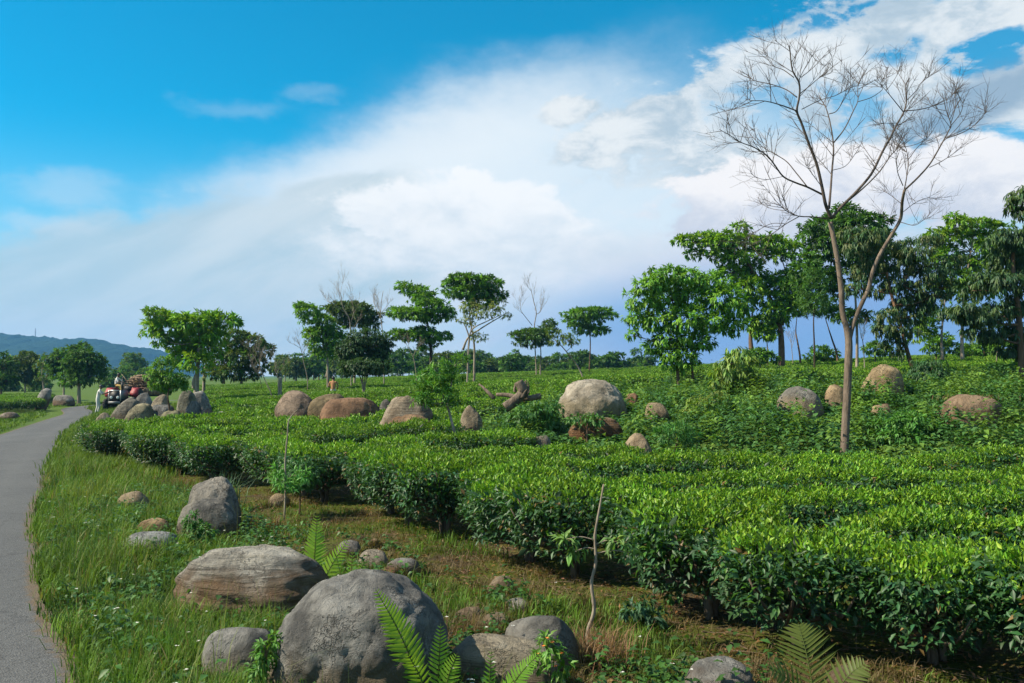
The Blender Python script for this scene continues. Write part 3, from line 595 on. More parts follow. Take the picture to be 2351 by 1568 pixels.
# far treeline
k = 0
LINE = [(u, 800 + 22 * rng.random()) for u in np.arange(655, 1500, 26)] + [(u, 812 + 14 * rng.random()) for u in np.arange(640, 1480, 40)]
LINE.sort()
ORDT = ['first','second','third','fourth','fifth','sixth','seventh','eighth','ninth','tenth','eleventh','twelfth','thirteenth','fourteenth','fifteenth','sixteenth','seventeenth','eighteenth','nineteenth','twentieth']
ORDT += ['twenty-' + o for o in ORDT[:9]] + ['thirtieth'] + ['thirty-' + o for o in ORDT[:9]] + ['fortieth'] + ['forty-' + o for o in ORDT[:9]] + ['fiftieth'] + ['fifty-' + o for o in ORDT[:9]]
for (u, top) in LINE:
    u += rng.uniform(-3, 3); Yd = rng.uniform(112, 165); bx, by = u, 856
    near_b = min([(760,'the layered stepped tree'),(835,'the dark round tree'),(985,'the three-tiered tree'),(1087,'the tallest flat-topped tree'),(1240,'the dead-topped tree'),(1355,'the small umbrella tree'),(1470,'the dense broadleaf tree'),(650,'the dead stump post')], key=lambda q: abs(q[0] - u))[1]
    cl = [(u + rng.uniform(-14, 14), top + rng.uniform(0, 22) + q * 6, rng.uniform(9, 18), rng.uniform(5, 9)) for q in range(5)] + [(u + rng.uniform(-12, 12), 842 + rng.uniform(-4, 8), rng.uniform(14, 22), 8) for q in range(2)]
    tree('distant_tree', ORDT[k] + ' small distant tree from the left in the skyline belt, near ' + near_b, KD, Yd, [[(bx, 862), (bx + rng.uniform(-3, 3), (top + 856) / 2), (u, top + 10)]], cl, 'umbrella', G_MID if k % 3 else G_OL, G_DK, .13, M_BARKP if k % 2 else M_BARK, 2.1, group='small trees of the far skyline belt', twigs=False, lite=True)
    k += 1

# ------------------------------------------------------------------ bare trees
def grow_twigs(b, q, r, depth, length, up=.35, n=None):
    """side twigs along a polyline"""
    q = np.asarray(q); seg = np.linalg.norm(np.diff(q, axis=0), axis=1).sum()
    n = n or max(2, int(seg / (length * .34)))
    for _ in range(n):
        f = rng.uniform(.25, 1.0); i = min(int(f * (len(q) - 1)), len(q) - 2)
        p = q[i]; t = q[i+1] - q[i]; t /= np.linalg.norm(t) + 1e-9
        d = t * .80 + rvec(1)[0] * .78 + np.array([0, 0, up * 1.2]); d /= np.linalg.norm(d)
        L = length * rng.uniform(.5, 1.2); bend = rvec(1)[0] * .22 + np.array([0, 0, .12])
        pts = [p, p + d * L * .35, p + d * L * .68 + bend * L * .16, p + d * L + bend * L * .42]
        qq = catmull(pts, 2); r0 = min(r * .6, .0032 + .0055 * L)
        b.tube(qq, np.linspace(r0, max(r0 * .4, .0013), len(qq)), 4, cap=False)
        if depth > 0: grow_twigs(b, qq, r0, depth - 1, L * .55, up)

def bare_tree():
    Y = 14.0
    base = at(1939.5, 1038, Y); base.z = g1(base.x, base.y) - .1
    root = empty('bare_tree', base, 'tall leafless tree with forked trunk behind the front tea bushes', 'tree')
    def P4(L): return [at(*K4(*p), Y) for p in L]
    def PB(L, y0=0, y1=0):
        n = len(L); return [at(*KB(*p), Y + y0 + (y1 - y0) * i / (n - 1)) for i, p in enumerate(L)]
    b = MB()
    q = catmull([base] + P4([(513,1480),(526,1200),(534,1000),(536,900),(526,830),(503,740),(496,620),(480,490),(455,350),(438,270)]), 6)
    b.tube(q, np.interp(np.linspace(0, 1, len(q)), [0, .08, .45, .55, 1], [.082, .068, .057, .047, .036]), 12)
    b.tube(catmull(P4([(534,960),(541,890),(562,800),(603,700),(640,620),(662,530),(705,430),(765,330)]) + PB([(1290,1265),(1300,1160),(1315,1080)], 0, -.3), 5), np.interp(np.linspace(0, 1, 51), [0, .2, .5, 1], [.030, .038, .033, .022]), 10)
    part(b, 'trunk', M_BARKG, root, True)
    BR = [  # polyline, start radius, depth at start and end
     ([(835,1265),(800,1180),(775,1060),(740,910),(690,780),(640,640),(610,560),(625,470),(625,380),(580,290),(565,170),(555,110),(580,55)], .052, 0, -.7),
     ([(610,560),(500,520),(400,495),(300,490),(230,460)], .020, -.35, -1.1), ([(610,470),(540,420),(440,385),(330,360),(280,320),(175,285)], .018, -.4, .3),
     ([(590,340),(520,290),(450,260),(400,180),(375,120)], .014, -.5, -.1), ([(625,450),(700,390),(760,340),(830,310),(860,270)], .014, -.4, -1.0), ([(635,340),(700,290),(760,230),(820,160)], .012, -.5, .2),
     ([(565,170),(510,130),(430,70)], .008, -.6, -.8),
     ([(820,1200),(830,1090),(840,950),(850,800),(830,650),(800,540),(760,470),(740,400)], .036, 0, .9),
     ([(850,770),(920,680),(980,560),(1010,490),(1010,400),(1050,300),(1100,200)], .022, .45, 1.2), ([(820,580),(870,560),(920,480),(960,400),(960,300),(965,240)], .015, .7, .5),
     ([(1010,500),(1100,470),(1170,420),(1165,390),(1200,290),(1230,260)], .012, .8, 1.5), ([(640,550),(760,490),(860,460),(960,410),(1100,360)], .012, -.35, -.8), ([(745,900),(700,800),(640,690)], .010, -.1, .8),
     ([(780,1110),(680,1060),(600,1030),(520,990),(460,910),(410,850),(330,800),(240,765),(170,720),(90,670),(60,600)], .030, 0, -1.2),
     ([(680,1060),(600,960),(540,890),(460,840),(390,800),(310,720),(280,660),(230,590)], .018, -.2, .6), ([(170,720),(160,640),(145,510)], .008, -1.0, -1.0), ([(240,765),(170,770),(100,760)], .008, -.9, -.7),
     ([(775,1060),(700,960),(640,870)], .012, -.1, -.9), ([(520,990),(400,1010),(320,980),(295,930)], .008, -.5, -1.0), ([(840,950),(930,920),(1000,830),(1040,760)], .011, .3, 1.0),
     ([(835,1265),(900,1190),(1000,1090),(1100,970),(1170,830),(1220,740),(1270,640),(1310,570),(1330,490),(1325,390),(1360,330),(1410,250)], .046, 0, .5),
     ([(920,1170),(1040,1070),(1150,960),(1220,860),(1270,800),(1330,690),(1380,640)], .026, .05, 1.3), ([(1310,570),(1230,470),(1170,400),(1080,320)], .015, .35, -.2), ([(1310,560),(1420,550),(1520,520),(1610,470),(1660,420),(1710,380)], .016, .35, .8),
     ([(1330,490),(1390,430),(1420,380),(1480,320),(1475,230)], .013, .4, -.3), ([(1325,390),(1260,290)], .009, .4, .9), ([(1270,640),(1180,640),(1130,640)], .010, .3, -.4), ([(1240,700),(1340,610),(1420,600)], .009, .3, 1.0),
     ([(820,1270),(720,1255),(620,1250),(540,1215),(480,1160),(430,1110)], .022, 0, -.8), ([(620,1255),(540,1300),(440,1370),(290,1450),(230,1410)], .014, -.3, -1.6), ([(530,1300),(440,1300),(340,1350),(260,1380)], .009, -.6, -.2), ([(540,1215),(440,1200),(370,1160),(350,1100)], .008, -.5, .3),
     ([(1315,1080),(1400,1000),(1480,910),(1540,810),(1600,700),(1620,650),(1590,560),(1560,440),(1520,400)], .028, -.3, -.6), ([(1610,670),(1690,560),(1700,440)], .012, -.5, -1.0), ([(1590,740),(1700,700),(1790,640),(1850,560),(1840,470)], .014, -.5, .2), ([(1620,640),(1650,530),(1650,430),(1680,320)], .011, -.5, -.2),
     ([(1315,1070),(1330,990),(1340,880),(1310,760),(1270,680)], .018, -.3, .5), ([(1340,880),(1400,800),(1480,720),(1530,640)], .012, 0, .7), ([(1305,1050),(1270,960),(1265,860),(1270,790)], .014, -.3, -1.0),
     ([(1290,1290),(1380,1310),(1450,1270),(1520,1250)], .012, -.1, -.7), ([(1310,1220),(1390,1160),(1480,1130),(1560,1160)], .011, -.2, .6), ([(1290,1270),(1220,1265),(1160,1270)], .009, -.1, .4), ([(1290,1165),(1220,1110),(1130,1050)], .010, -.2, .5),
     ([(1480,930),(1560,890),(1650,830),(1720,770)], .012, -.4, .4), ([(1210,740),(1160,640)], .008, .3, .6), ([(1270,800),(1350,790),(1430,760),(1500,690)], .010, .9, .4), ([(1590,560),(1500,530),(1450,420)], .008, -.5, -.3)]
    for L, r0, y0, y1 in BR:
        b = MB(); q = catmull(PB(L, y0, y1), 5); q = q[:max(6, int(len(q) * .9))]
        r0 *= .58; rr = np.linspace(r0, max(r0 * .28, .0038), len(q)); b.tube(q, rr, 7 if r0 > .02 else 5)
        grow_twigs(b, q[int(len(q) * .15):int(len(q) * .9)], r0, 1, .58 if r0 > .011 else .46, .22)
        grow_twigs(b, q[int(len(q) * .6):], r0 * .8, 1, .40, .22, 5)
        part(b, 'branch', M_BARKB, root, True)
bare_tree()

def dead_tree(label, cv, Y, lines, r0=.05, tw=.8, depth=2, m=None, name='dead_tree', n=None):
    r0 *= .62
    L0 = lines[0]; p0 = at(*cv(*L0[0]), Y); gz_ = g1(p0.x, p0.y)
    P0 = [Vector((p0.x, p0.y, min(gz_ - .1, p0.z - .05)))] + [at(*cv(*p), Y) for p in L0]
    root = empty(name, P0[0], label, 'tree', 'leafless trees of the middle distance')
    b = MB(); q = catmull(P0, 4); b.tube(q, np.linspace(r0, r0 * .35, len(q)), 6); part(b, 'trunk', m or M_BARKP, root, True)
    b = MB(); grow_twigs(b, q[len(q)//2:], r0, depth, tw, .5, n)
    for L in lines[1:]:
        q = catmull([at(*cv(*p), Y + rng.uniform(-.4, .4)) for p in L], 4); b.tube(q, np.linspace(r0 * .5, r0 * .2, len(q)), 5); grow_twigs(b, q, r0 * .5, depth, tw * .8, .5, n)
    part(b, 'branch_work', m or M_BARKP, root, True)['kind'] = 'stuff'
dead_tree('leafless crown standing out above the dark flat-topped shade tree', K2, 57, [[(700,950),(690,700),(690,480),(640,380),(625,290),(605,255)],[(690,520),(720,400),(700,330)],[(660,420),(560,350),(520,330)],[(720,520),(790,430)]], .08, 1.3)
dead_tree('thin leafless tree between the dark round tree and the three-tiered tree', K2, 60, [[(940,890),(930,580),(918,450),(920,350),(935,255)],[(925,480),(880,380),(860,320)],[(920,420),(970,360)]], .08, 1.2)
dead_tree('tall leafless twiggy top above the low grey green tree', K2, 67, [[(2060,850),(2045,540),(2060,420),(2040,330),(2020,240)],[(2030,510),(1975,440),(1945,390),(1940,290)],[(2060,430),(2095,400),(2110,310)]], .09, 1.3)
dead_tree('small sparse grey tree left of the layered stepped tree', K2, 52, [[(378,905),(350,780),(330,680),(290,590)],[(345,720),(390,640)],[(330,680),(270,640)]], .05, 1.0)
dead_tree('short pale leaning leafless tree left of the dead stump post', K1, 38, [[(2140,970),(2085,840),(2045,740),(2060,650),(2090,580)],[(2045,740),(1990,640),(1950,590)],[(2050,720),(2010,600)],[(2060,900),(2030,780),(1970,690)]], .045, .8)
dead_tree('thin grey leafless tree under the three-tiered tree', K2, 50, [[(1178,890),(1160,760),(1130,690),(1100,640)],[(1155,740),(1180,680),(1220,640)]], .05, .9)
dead_tree('thin leafless tree right of the stout trunk on the rise', K5, 50, [[(1455,1320),(1445,1200),(1435,1120)],[(1445,1200),(1470,1100)]], .045, .8)
dead_tree('slender leafless tree close right of the forked bare trunk', K4, 36, [[(618,1010),(610,900),(600,870),(590,800)],[(610,890),(622,800)]], .04, .5)
dead_tree('twiggy leafless shrub by the dead stump post', K1, 48, [[(2190,900),(2180,800),(2200,740)],[(2185,810),(2150,740),(2120,700)],[(2190,790),(2240,730)]], .03, .9)

# ------------------------------------------------------------------ boulders
import bmesh
_ico = {}
def ico(n):
    if n not in _ico:
        bm = bmesh.new(); bmesh.ops.create_icosphere(bm, subdivisions=n, radius=1.0)
        _ico[n] = (np.array([v.co[:] for v in bm.verts]), np.array([[v.index for v in f.verts] for f in bm.faces])); bm.free()
    return _ico[n]
_rm = {}
def rock_mat(c1, c2, low, band=0.0, lich=.5, lowh=.15, warm=False):
    key = (c1, c2, low, band, lich, lowh, warm)
    if key in _rm: return _rm[key]
    m, t = mat('rock'); oc = t.new('ShaderNodeTexCoord').outputs['Object']; oi = t.new('ShaderNodeObjectInfo')
    off = t.new('ShaderNodeVectorMath', {0: oc, 1: oi.outputs['Location']}, operation='ADD').outputs[0]
    n1 = t.noise(off, 2.3, 6, .62).outputs[0]; n2 = t.noise(off, 9.0, 8, .72, .6).outputs[0]; n3 = t.noise(off, 55.0, 5, .75).outputs[0]
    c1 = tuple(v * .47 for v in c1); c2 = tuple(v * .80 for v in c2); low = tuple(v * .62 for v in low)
    if warm: c1 = (c1[0] * 1.05, c1[1] * .98, c1[2] * .90); c2 = (c2[0] * 1.03, c2[1] * .98, c2[2] * .92)
    c = t.mix(t.smooth(n1, .34, .64), c1, c2)
    c = t.mix(t.m('MULTIPLY', t.smooth(n2, .48, .70), lich), c, tuple(v * .30 for v in c1))
    vert = t.noise(t.scale(off, (1, 1, .22)), 5.0, 5, .6).outputs[0]
    c = t.mix(t.m('MULTIPLY', t.smooth(vert, .52, .68), .5), c, tuple(v * .33 for v in c1))
    c = t.mix(t.m('MULTIPLY', t.smooth(n3, .62, .78), .55), c, tuple(min(v * 1.9, .62) for v in c2))
    ed = t.new('ShaderNodeTexVoronoi', {'Vector': t.new('ShaderNodeVectorMath', {0: off, 1: t.noise(off, 3.5, 5, .7).outputs['Color']}, operation='ADD').outputs[0], 'Scale': 1.7}, feature='DISTANCE_TO_EDGE').outputs['Distance']
    crk = t.m('MULTIPLY', t.m('SUBTRACT', 1.0, t.smooth(ed, .002, .03)), t.smooth(n1, .42, .58))
    c = t.mix(t.m('MULTIPLY', crk, .40), c, tuple(v * .3 for v in c1))
    spot = t.new('ShaderNodeTexVoronoi', {'Vector': off, 'Scale': 19.0, 'Randomness': 1.0}).outputs['Distance']
    c = t.mix(t.m('MULTIPLY', t.m('SUBTRACT', 1.0, t.smooth(t.m('ADD', spot, t.m('MULTIPLY', n3, .3)), .18, .36)), t.m('MULTIPLY', t.smooth(n2, .42, .56), .55)), c, (.26, .255, .225))
    h = t.m('ADD', t.m('ADD', t.m('MULTIPLY', n2, 1.6), t.m('MULTIPLY', n3, .5)), t.m('MULTIPLY', crk, -.6))
    if band:
        wv = t.noise(t.scale(off, (.8, .8, 10)), 2.2, 7, .7, .5).outputs[0]
        c = t.mix(t.m('MULTIPLY', t.smooth(wv, .46, .66), band), c, (.30, .275, .22)); c = t.mix(t.m('MULTIPLY', t.smooth(wv, .50, .36), band * .8), c, (.04, .033, .025))
        h = t.m('ADD', h, t.m('MULTIPLY', wv, 2.2))
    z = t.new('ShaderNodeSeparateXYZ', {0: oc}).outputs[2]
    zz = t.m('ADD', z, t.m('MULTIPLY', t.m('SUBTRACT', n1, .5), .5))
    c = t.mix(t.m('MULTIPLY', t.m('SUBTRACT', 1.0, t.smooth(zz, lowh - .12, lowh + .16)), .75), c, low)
    p = t.new('ShaderNodeBsdfPrincipled', {'Base Color': c, 'Roughness': .9, 'Specular IOR Level': .2,
        'Normal': t.new('ShaderNodeBump', {'Strength': 1.0, 'Distance': .035, 'Height': h}).outputs[0]})
    t.l.new(p.outputs[0], t.new('ShaderNodeOutputMaterial').inputs[0]); _rm[key] = m; return m
GREY, GREY2, TAN, BRN, RED = (.20,.195,.185), (.30,.285,.26), (.33,.245,.155), (.19,.115,.065), (.25,.125,.065)
FOOT = []
def boulder(label, x0, y0, x1, y1, Y=None, cols=(GREY, GREY2, BRN), depth=.85, ex=2.3, tilt=0, lean=0, amp=1.0, band=0, sub=4, cz=.38, lich=.5, lowh=.12, name='boulder', group=None, seed=None, bury=0.0, fac=.42):
    xm = (x0 + x1) / 2
    if Y is None: Y = hit(xm, y1).y
    rx = (x1 - x0) / 2 / FPX * Y
    zt, zb = at(xm, y0, Y).z, at(xm, y1, Y).z
    gz_ = g1(at(xm, y1, Y).x, Y + rx * depth * .5); zb = min(zb, gz_ + .05) if bury == 0 else zb
    H = zt - zb; rz = H * (1 - cz); ry = rx * depth
    c = Vector((at(xm, y0, Y).x, Y + ry * .55, zb + H * cz))
    c.x = (xm - CX) / FPX * (Y + ry * .25)
    V, F = ico(sub); s = Vector(tuple(rng.uniform(-50, 50, 3))) if seed is None else Vector((seed, seed * 1.7, -seed))
    q = np.abs(V); k = (q[:, 0]**ex + q[:, 1]**ex + q[:, 2]**ex) ** (-1 / ex); U = V * k[:, None]
    d = np.empty(len(V))
    for i, p in enumerate(V):
        p = Vector(p)
        d[i] = 1 + amp * (.13 * mn.noise(p * 1.1 + s) + .06 * mn.noise(p * 2.6 + s) + .034 * mn.noise(p * 5.5 + s) + .020 * mn.noise(p * 12 + s) + .010 * mn.noise(p * 26 + s) - .05 * max(0, .12 - abs(mn.noise(p * 1.7 - s))) * 4)
    U = U * d[:, None]
    fr = np.random.default_rng(int(abs(s.x) * 1000) + 11)
    for _ in range(9):
        nv = fr.normal(size=3); nv[2] = abs(nv[2]) * .8; nv /= np.linalg.norm(nv); dd = fr.uniform(.74, .95)
        ex_ = U @ nv - dd; U = U - np.outer(np.maximum(ex_, 0) * fac, nv)
    if band: U *= (1 + .02 * band * np.sin(U[:, 2:3] * 17 + U[:, 0:1] * 2 + 1.5 * np.sin(U[:, 1:2] * 3)))
    U[:, 0] *= (1 + .28 * lean * U[:, 2]) if False else 1
    U = U * np.array([rx, ry, rz]); U[:, 0] += lean * U[:, 2]
    if tilt:
        a = R(tilt); ca, sa = math.cos(a), math.sin(a); U = U @ np.array([[ca, 0, sa], [0, 1, 0], [-sa, 0, ca]]).T
    b = MB(); b.add(U, F)
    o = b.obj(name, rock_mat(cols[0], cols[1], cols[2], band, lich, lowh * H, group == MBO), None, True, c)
    tag(o, label, 'boulder' if name == 'boulder' else 'rock', group); FOOT.append((c.x, c.y, rx * .92, ry * .92)); return o
FB, PB_, MBO = 'foreground boulders beside the road', 'boulder pile by the tractor', 'boulders on the overgrown mound'
DK = ((.12,.12,.115), (.21,.205,.19), (.13,.10,.06))
boulder('largest rounded grey boulder in the foreground with a fern before it', 622, 1352, 1026, 1640, None, ((.19,.185,.175), (.31,.30,.275), (.22,.165,.095)), .9, 2.5, lean=.10, sub=6, cz=.30, lich=.6, group=FB, seed=3.3, lowh=.10, fac=.12)
boulder('long layered boulder with pale bands and rusty underside', 398, 1268, 742, 1440, None, ((.36,.335,.29), (.46,.43,.37), (.24,.135,.06)), .62, 3.2, tilt=3, band=.8, sub=6, cz=.42, lich=.45, lowh=.22, group=FB, seed=8.1)
boulder('upper lobe of the twin boulder with a dark shaded right end', 424, 1104, 556, 1245, 10.3, ((.20,.19,.175), (.29,.265,.225), (.20,.15,.09)), .8, 2.3, sub=5, group=FB, seed=5.2, lich=.5)
boulder('lower lobe of the twin boulder leaning before the upper lobe', 413, 1150, 553, 1250, 9.75, ((.17,.165,.155), (.26,.24,.205), (.17,.12,.07)), .5, 2.4, tilt=10, sub=5, group=FB, seed=2.9, lich=.6)
boulder('flat grey stone half sunk in weeds left of the twin boulder', 283, 1225, 405, 1282, None, ((.22,.225,.225), (.31,.31,.30), BRN), .8, 2.4, tilt=-6, group=FB)
boulder('small orange-brown stone behind the flat sunken grey stone', 318, 1193, 392, 1235, None, ((.28,.17,.08), (.36,.25,.14), BRN), .8, 2.3, group=FB)
boulder('sandy low stone among grass left of the twin boulder', 276, 1130, 345, 1172, None, (TAN, (.36,.28,.18), TAN), .9, 2.2, group=FB)
boulder('small sandy stone in the soil under the tea sapling', 618, 1135, 668, 1165, None, (TAN, (.32,.24,.14), TAN), .9, 2.2, group=FB)
boulder('grey boulder at the bottom edge left of the largest boulder', 458, 1450, 640, 1600, None, ((.19,.19,.18), (.30,.29,.265), (.2,.14,.08)), .8, 2.3, tilt=-12, sub=5, group=FB, seed=6.6)
boulder('rounded grey boulder sloping right beside the thin bare sapling', 1148, 1415, 1335, 1550, None, ((.17,.165,.15), (.27,.255,.225), (.2,.14,.08)), .7, 2.2, tilt=17, sub=5, group=FB, seed=1.4, cz=.3)
boulder('flat layered slab at the bottom right of the largest boulder', 1035, 1480, 1290, 1610, None, ((.26,.22,.165), (.34,.29,.21), (.27,.18,.09)), .7, 3.2, tilt=3, band=.55, sub=5, group=FB, seed=4.7)
boulder('smooth grey boulder cut by the bottom edge right of centre', 1558, 1526, 1725, 1640, None, ((.24,.235,.22), (.30,.29,.265), BRN), .9, 2.2, sub=5, group=FB, lich=.25, seed=9.2)
boulder('blurred tan stone at the bottom edge by the right-hand fern', 1895, 1536, 1985, 1600, None, ((.22,.17,.12), (.27,.21,.15), BRN), .9, 2.2, group=FB)
SR = 'small stones on the bare soil'
for lab, x0, y0, x1, y1, cs in [('small grey stone right of the upright bright fern', 776, 1243, 834, 1280, (GREY, GREY2, BRN)), ('pale flat stone second right of the upright fern', 822, 1264, 892, 1312, ((.3,.26,.2),(.36,.31,.24),TAN)),
   ('grey wedge stone above the largest boulder', 888, 1284, 968, 1324, (GREY, GREY2, BRN)), ('tan knob of stone on moss in the centre foreground', 1118, 1326, 1180, 1372, (TAN, (.35,.28,.19), BRN)),
   ('angular grey stone left of the thin bare sapling', 1160, 1376, 1218, 1412, ((.22,.21,.19),(.32,.3,.26),BRN)), ('pale rubble stone right of the largest boulder', 1046, 1398, 1110, 1432, (TAN,(.35,.29,.2),BRN)), ('low pale stone between rubble and angular stone', 1105, 1410, 1170, 1440, ((.3,.25,.18),(.36,.3,.22),BRN)),
   ('tiny round stone under the tea hedge centre', 1150, 1365, 1172, 1382, (GREY2, TAN, BRN)), ('tiny pale pebble right of the thin sapling', 1340, 1385, 1356, 1396, (TAN,(.4,.33,.24),BRN)), ('orange leaf-coloured stone beside the thin sapling foot', 1345, 1420, 1366, 1434, ((.36,.2,.1),(.4,.26,.15),BRN)),
   ('orange-tan pebble on soil right of the upright fern', 848, 1238, 872, 1258, ((.4,.25,.12),(.44,.32,.2),BRN)), ('rusty low stone between the pale flat and wedge stones', 870, 1305, 925, 1335, ((.2,.11,.055),(.27,.15,.08),BRN))]:
    boulder(lab, x0, y0, x1, y1, None, cs, .9, 2.6, amp=1.5, sub=3, name='stone', group=SR)
# mid-distance boulders
boulder('brown-grey boulder leftmost of the row in the tea', 630, 893, 722, 965, 23.5, ((.19,.155,.13),(.28,.22,.17),BRN), .8, 2.4, sub=5, group=MBO)
boulder('cracked mossy brown boulder second in the row in the tea', 696, 898, 808, 970, 23.5, ((.20,.165,.10),(.27,.215,.13),(.2,.14,.07)), .7, 2.8, sub=5, group=MBO)
boulder('smooth reddish brown whaleback boulder in the tea', 726, 910, 882, 985, 22.3, ((.21,.135,.09),(.28,.175,.11),(.33,.16,.07)), .6, 2.2, sub=5, group=MBO, lich=.3)
boulder('small dark grey stone between the whaleback and the split boulder', 866, 918, 905, 950, 23.5, DK, .8, 2.3, group=MBO)
boulder('pale split boulder with brown face behind the feathery sapling', 866, 912, 992, 1010, 17.4, ((.33,.27,.20),(.42,.36,.28),(.25,.15,.08)), .7, 2.6, tilt=8, band=.3, sub=5, group=MBO, lich=.25, amp=1.6)
boulder('brown front slab leaning on the pale split boulder', 886, 946, 1012, 1030, 16.5, ((.24,.15,.09),(.30,.21,.13),(.22,.14,.08)), .5, 2.6, tilt=-14, sub=5, group=MBO, amp=1.4)
boulder('pale lichen-covered boulder right of the feathery sapling', 1052, 935, 1106, 1020, 17, ((.25,.215,.16),(.36,.31,.23),TAN), .8, 2.4, sub=5, group=MBO)
boulder('low reddish soil boulder at the foot of the feathery sapling', 1045, 985, 1115, 1040, 15.6, ((.25,.145,.085),(.30,.19,.12),(.22,.12,.06)), .8, 2.3, group=MBO)
boulder('largest pale grey boulder on the mound with a peaked top', 1284, 868, 1446, 985, 18.6, ((.40,.365,.30),(.44,.41,.35),(.32,.26,.16)), .8, 2.05, lean=-.08, sub=6, group=MBO, lich=.2, seed=7.7, amp=.9, fac=.12)
boulder('rust-brown boulder below the largest pale grey one', 1303, 957, 1432, 1030, 16.6, ((.20,.115,.06),(.28,.165,.09),(.22,.11,.05)), .6, 2.9, band=.3, sub=5, group=MBO)
boulder('tan rounded stone at the front of the mound', 1433, 996, 1502, 1050, 14.2, (TAN,(.36,.29,.20),(.24,.15,.08)), .8, 2.4, tilt=-10, sub=5, group=MBO)
boulder('low grey stone at the tea edge left of the rust-brown boulder', 1219, 1001, 1268, 1030, 14.6, ((.22,.19,.16),(.28,.25,.21),BRN), .8, 2.3, group=MBO)
boulder('small reddish stone right of the peaked grey boulder', 1434, 903, 1468, 930, 20.5, ((.27,.155,.10),(.33,.2,.13),RED), .8, 2.4, group=MBO)
boulder('flat tan stone half covered by weeds under the broadleaf tree', 1480, 922, 1534, 962, 17.5, ((.24,.19,.12),(.30,.24,.16),TAN), .9, 2.3, group=MBO)
boulder('grey dome boulder under weeds left of the bare trunk', 1783, 886, 1892, 975, 17.3, ((.20,.20,.19),(.27,.265,.245),(.32,.24,.15)), .8, 2.1, sub=5, group=MBO, lich=.3, lowh=.25)
boulder('small tan boulder touching the bare trunk on its left', 1893, 883, 1944, 945, 18.2, ((.34,.25,.155),(.39,.3,.19),TAN), .8, 2.2, group=MBO, lich=.15)
boulder('tan boulder sloping up to the right behind the bare trunk', 1976, 843, 2080, 950, 20.0, ((.33,.25,.145),(.38,.30,.185),(.30,.2,.1)), .7, 2.5, lean=.22, tilt=-16, sub=5, group=MBO, lich=.2)
boulder('flat-topped brown boulder with dry grass on top far right', 2160, 902, 2305, 1000, 15.8, ((.25,.175,.115),(.31,.23,.155),(.22,.14,.08)), .6, 3.0, sub=5, group=MBO, lich=.3)
boulder('tan stone peeping from weeds between bare trunk and drooping tree', 2000, 925, 2050, 962, 17.0, (TAN,(.35,.27,.17),BRN), .8, 2.2, group=MBO)
# pile by the tractor
PG = ((.19,.175,.145),(.29,.265,.215),(.18,.14,.09))
boulder('leaning ridged boulder right in front of the tractor', 252, 910, 312, 985, 29, PG, .7, 2.6, lean=.35, band=.3, sub=5, group=PB_)
boulder('mossy wedge boulder right of the ridged boulder before the tractor', 284, 925, 348, 985, 28, ((.21,.19,.12),(.28,.25,.16),(.16,.13,.07)), .7, 2.5, lean=.2, sub=5, group=PB_)
boulder('round grey boulder at the back of the left pile beside the red mudguard', 306, 903, 354, 960, 31, ((.23,.22,.20),(.31,.295,.265),BRN), .8, 2.1, group=PB_)
boulder('sandy boulder in the middle of the left pile', 344, 905, 394, 960, 30, ((.30,.25,.175),(.37,.31,.22),TAN), .8, 2.2, group=PB_)
boulder('low shadowed boulder under the small round tree', 340, 925, 402, 975, 28.3, DK, .8, 2.4, group=PB_)
boulder('tall mossy boulder left half of the pair right of the small tree', 402, 895, 452, 970, 28.5, ((.19,.185,.14),(.27,.255,.19),BRN), .8, 2.3, sub=5, group=PB_)
boulder('pale grey boulder right half of the pair beside the tea', 430, 895, 484, 965, 29.5, ((.26,.25,.225),(.35,.335,.30),BRN), .8, 2.3, sub=5, group=PB_)
boulder('dark round boulder in front of the pale pair', 424, 921, 466, 975, 27.3, DK, .8, 2.2, group=PB_)
boulder('small reddish stone at the right end of the left pile', 455, 937, 492, 972, 27, ((.24,.16,.115),(.30,.21,.155),BRN), .8, 2.2, group=PB_)
boulder('flat mossy stone low in front of the left pile', 364, 941, 420, 975, 26.8, ((.23,.22,.13),(.29,.27,.17),BRN), .8, 2.6, group=PB_)
boulder('small brown rubble stone at the road edge under the walking person', 216, 950, 262, 985, 27.5, ((.23,.19,.13),(.3,.25,.18),BRN), .8, 2.3, group=PB_)
boulder('flat grey stone rightmost of the left pile by the spiky grass', 494, 945, 535, 975, 26, ((.22,.23,.2),(.29,.29,.25),BRN), .8, 2.5, group=PB_)
LB = 'boulders across the road'
boulder('grey boulder on the grass left of the road bend', 122, 907, 168, 933, None, ((.20,.185,.165),(.28,.26,.225),BRN), .8, 2.6, group=LB, sub=5)
boulder('pale slanted boulder on the clipped tea left of the road', 84, 890, 114, 909, 58, ((.26,.25,.225),(.34,.32,.29),BRN), .8, 2.4, lean=.3, group=LB)
boulder('flat brown stone on the grass at the left edge', 3, 946, 42, 964, None, ((.24,.19,.155),(.3,.25,.2),BRN), .9, 2.4, group=LB)

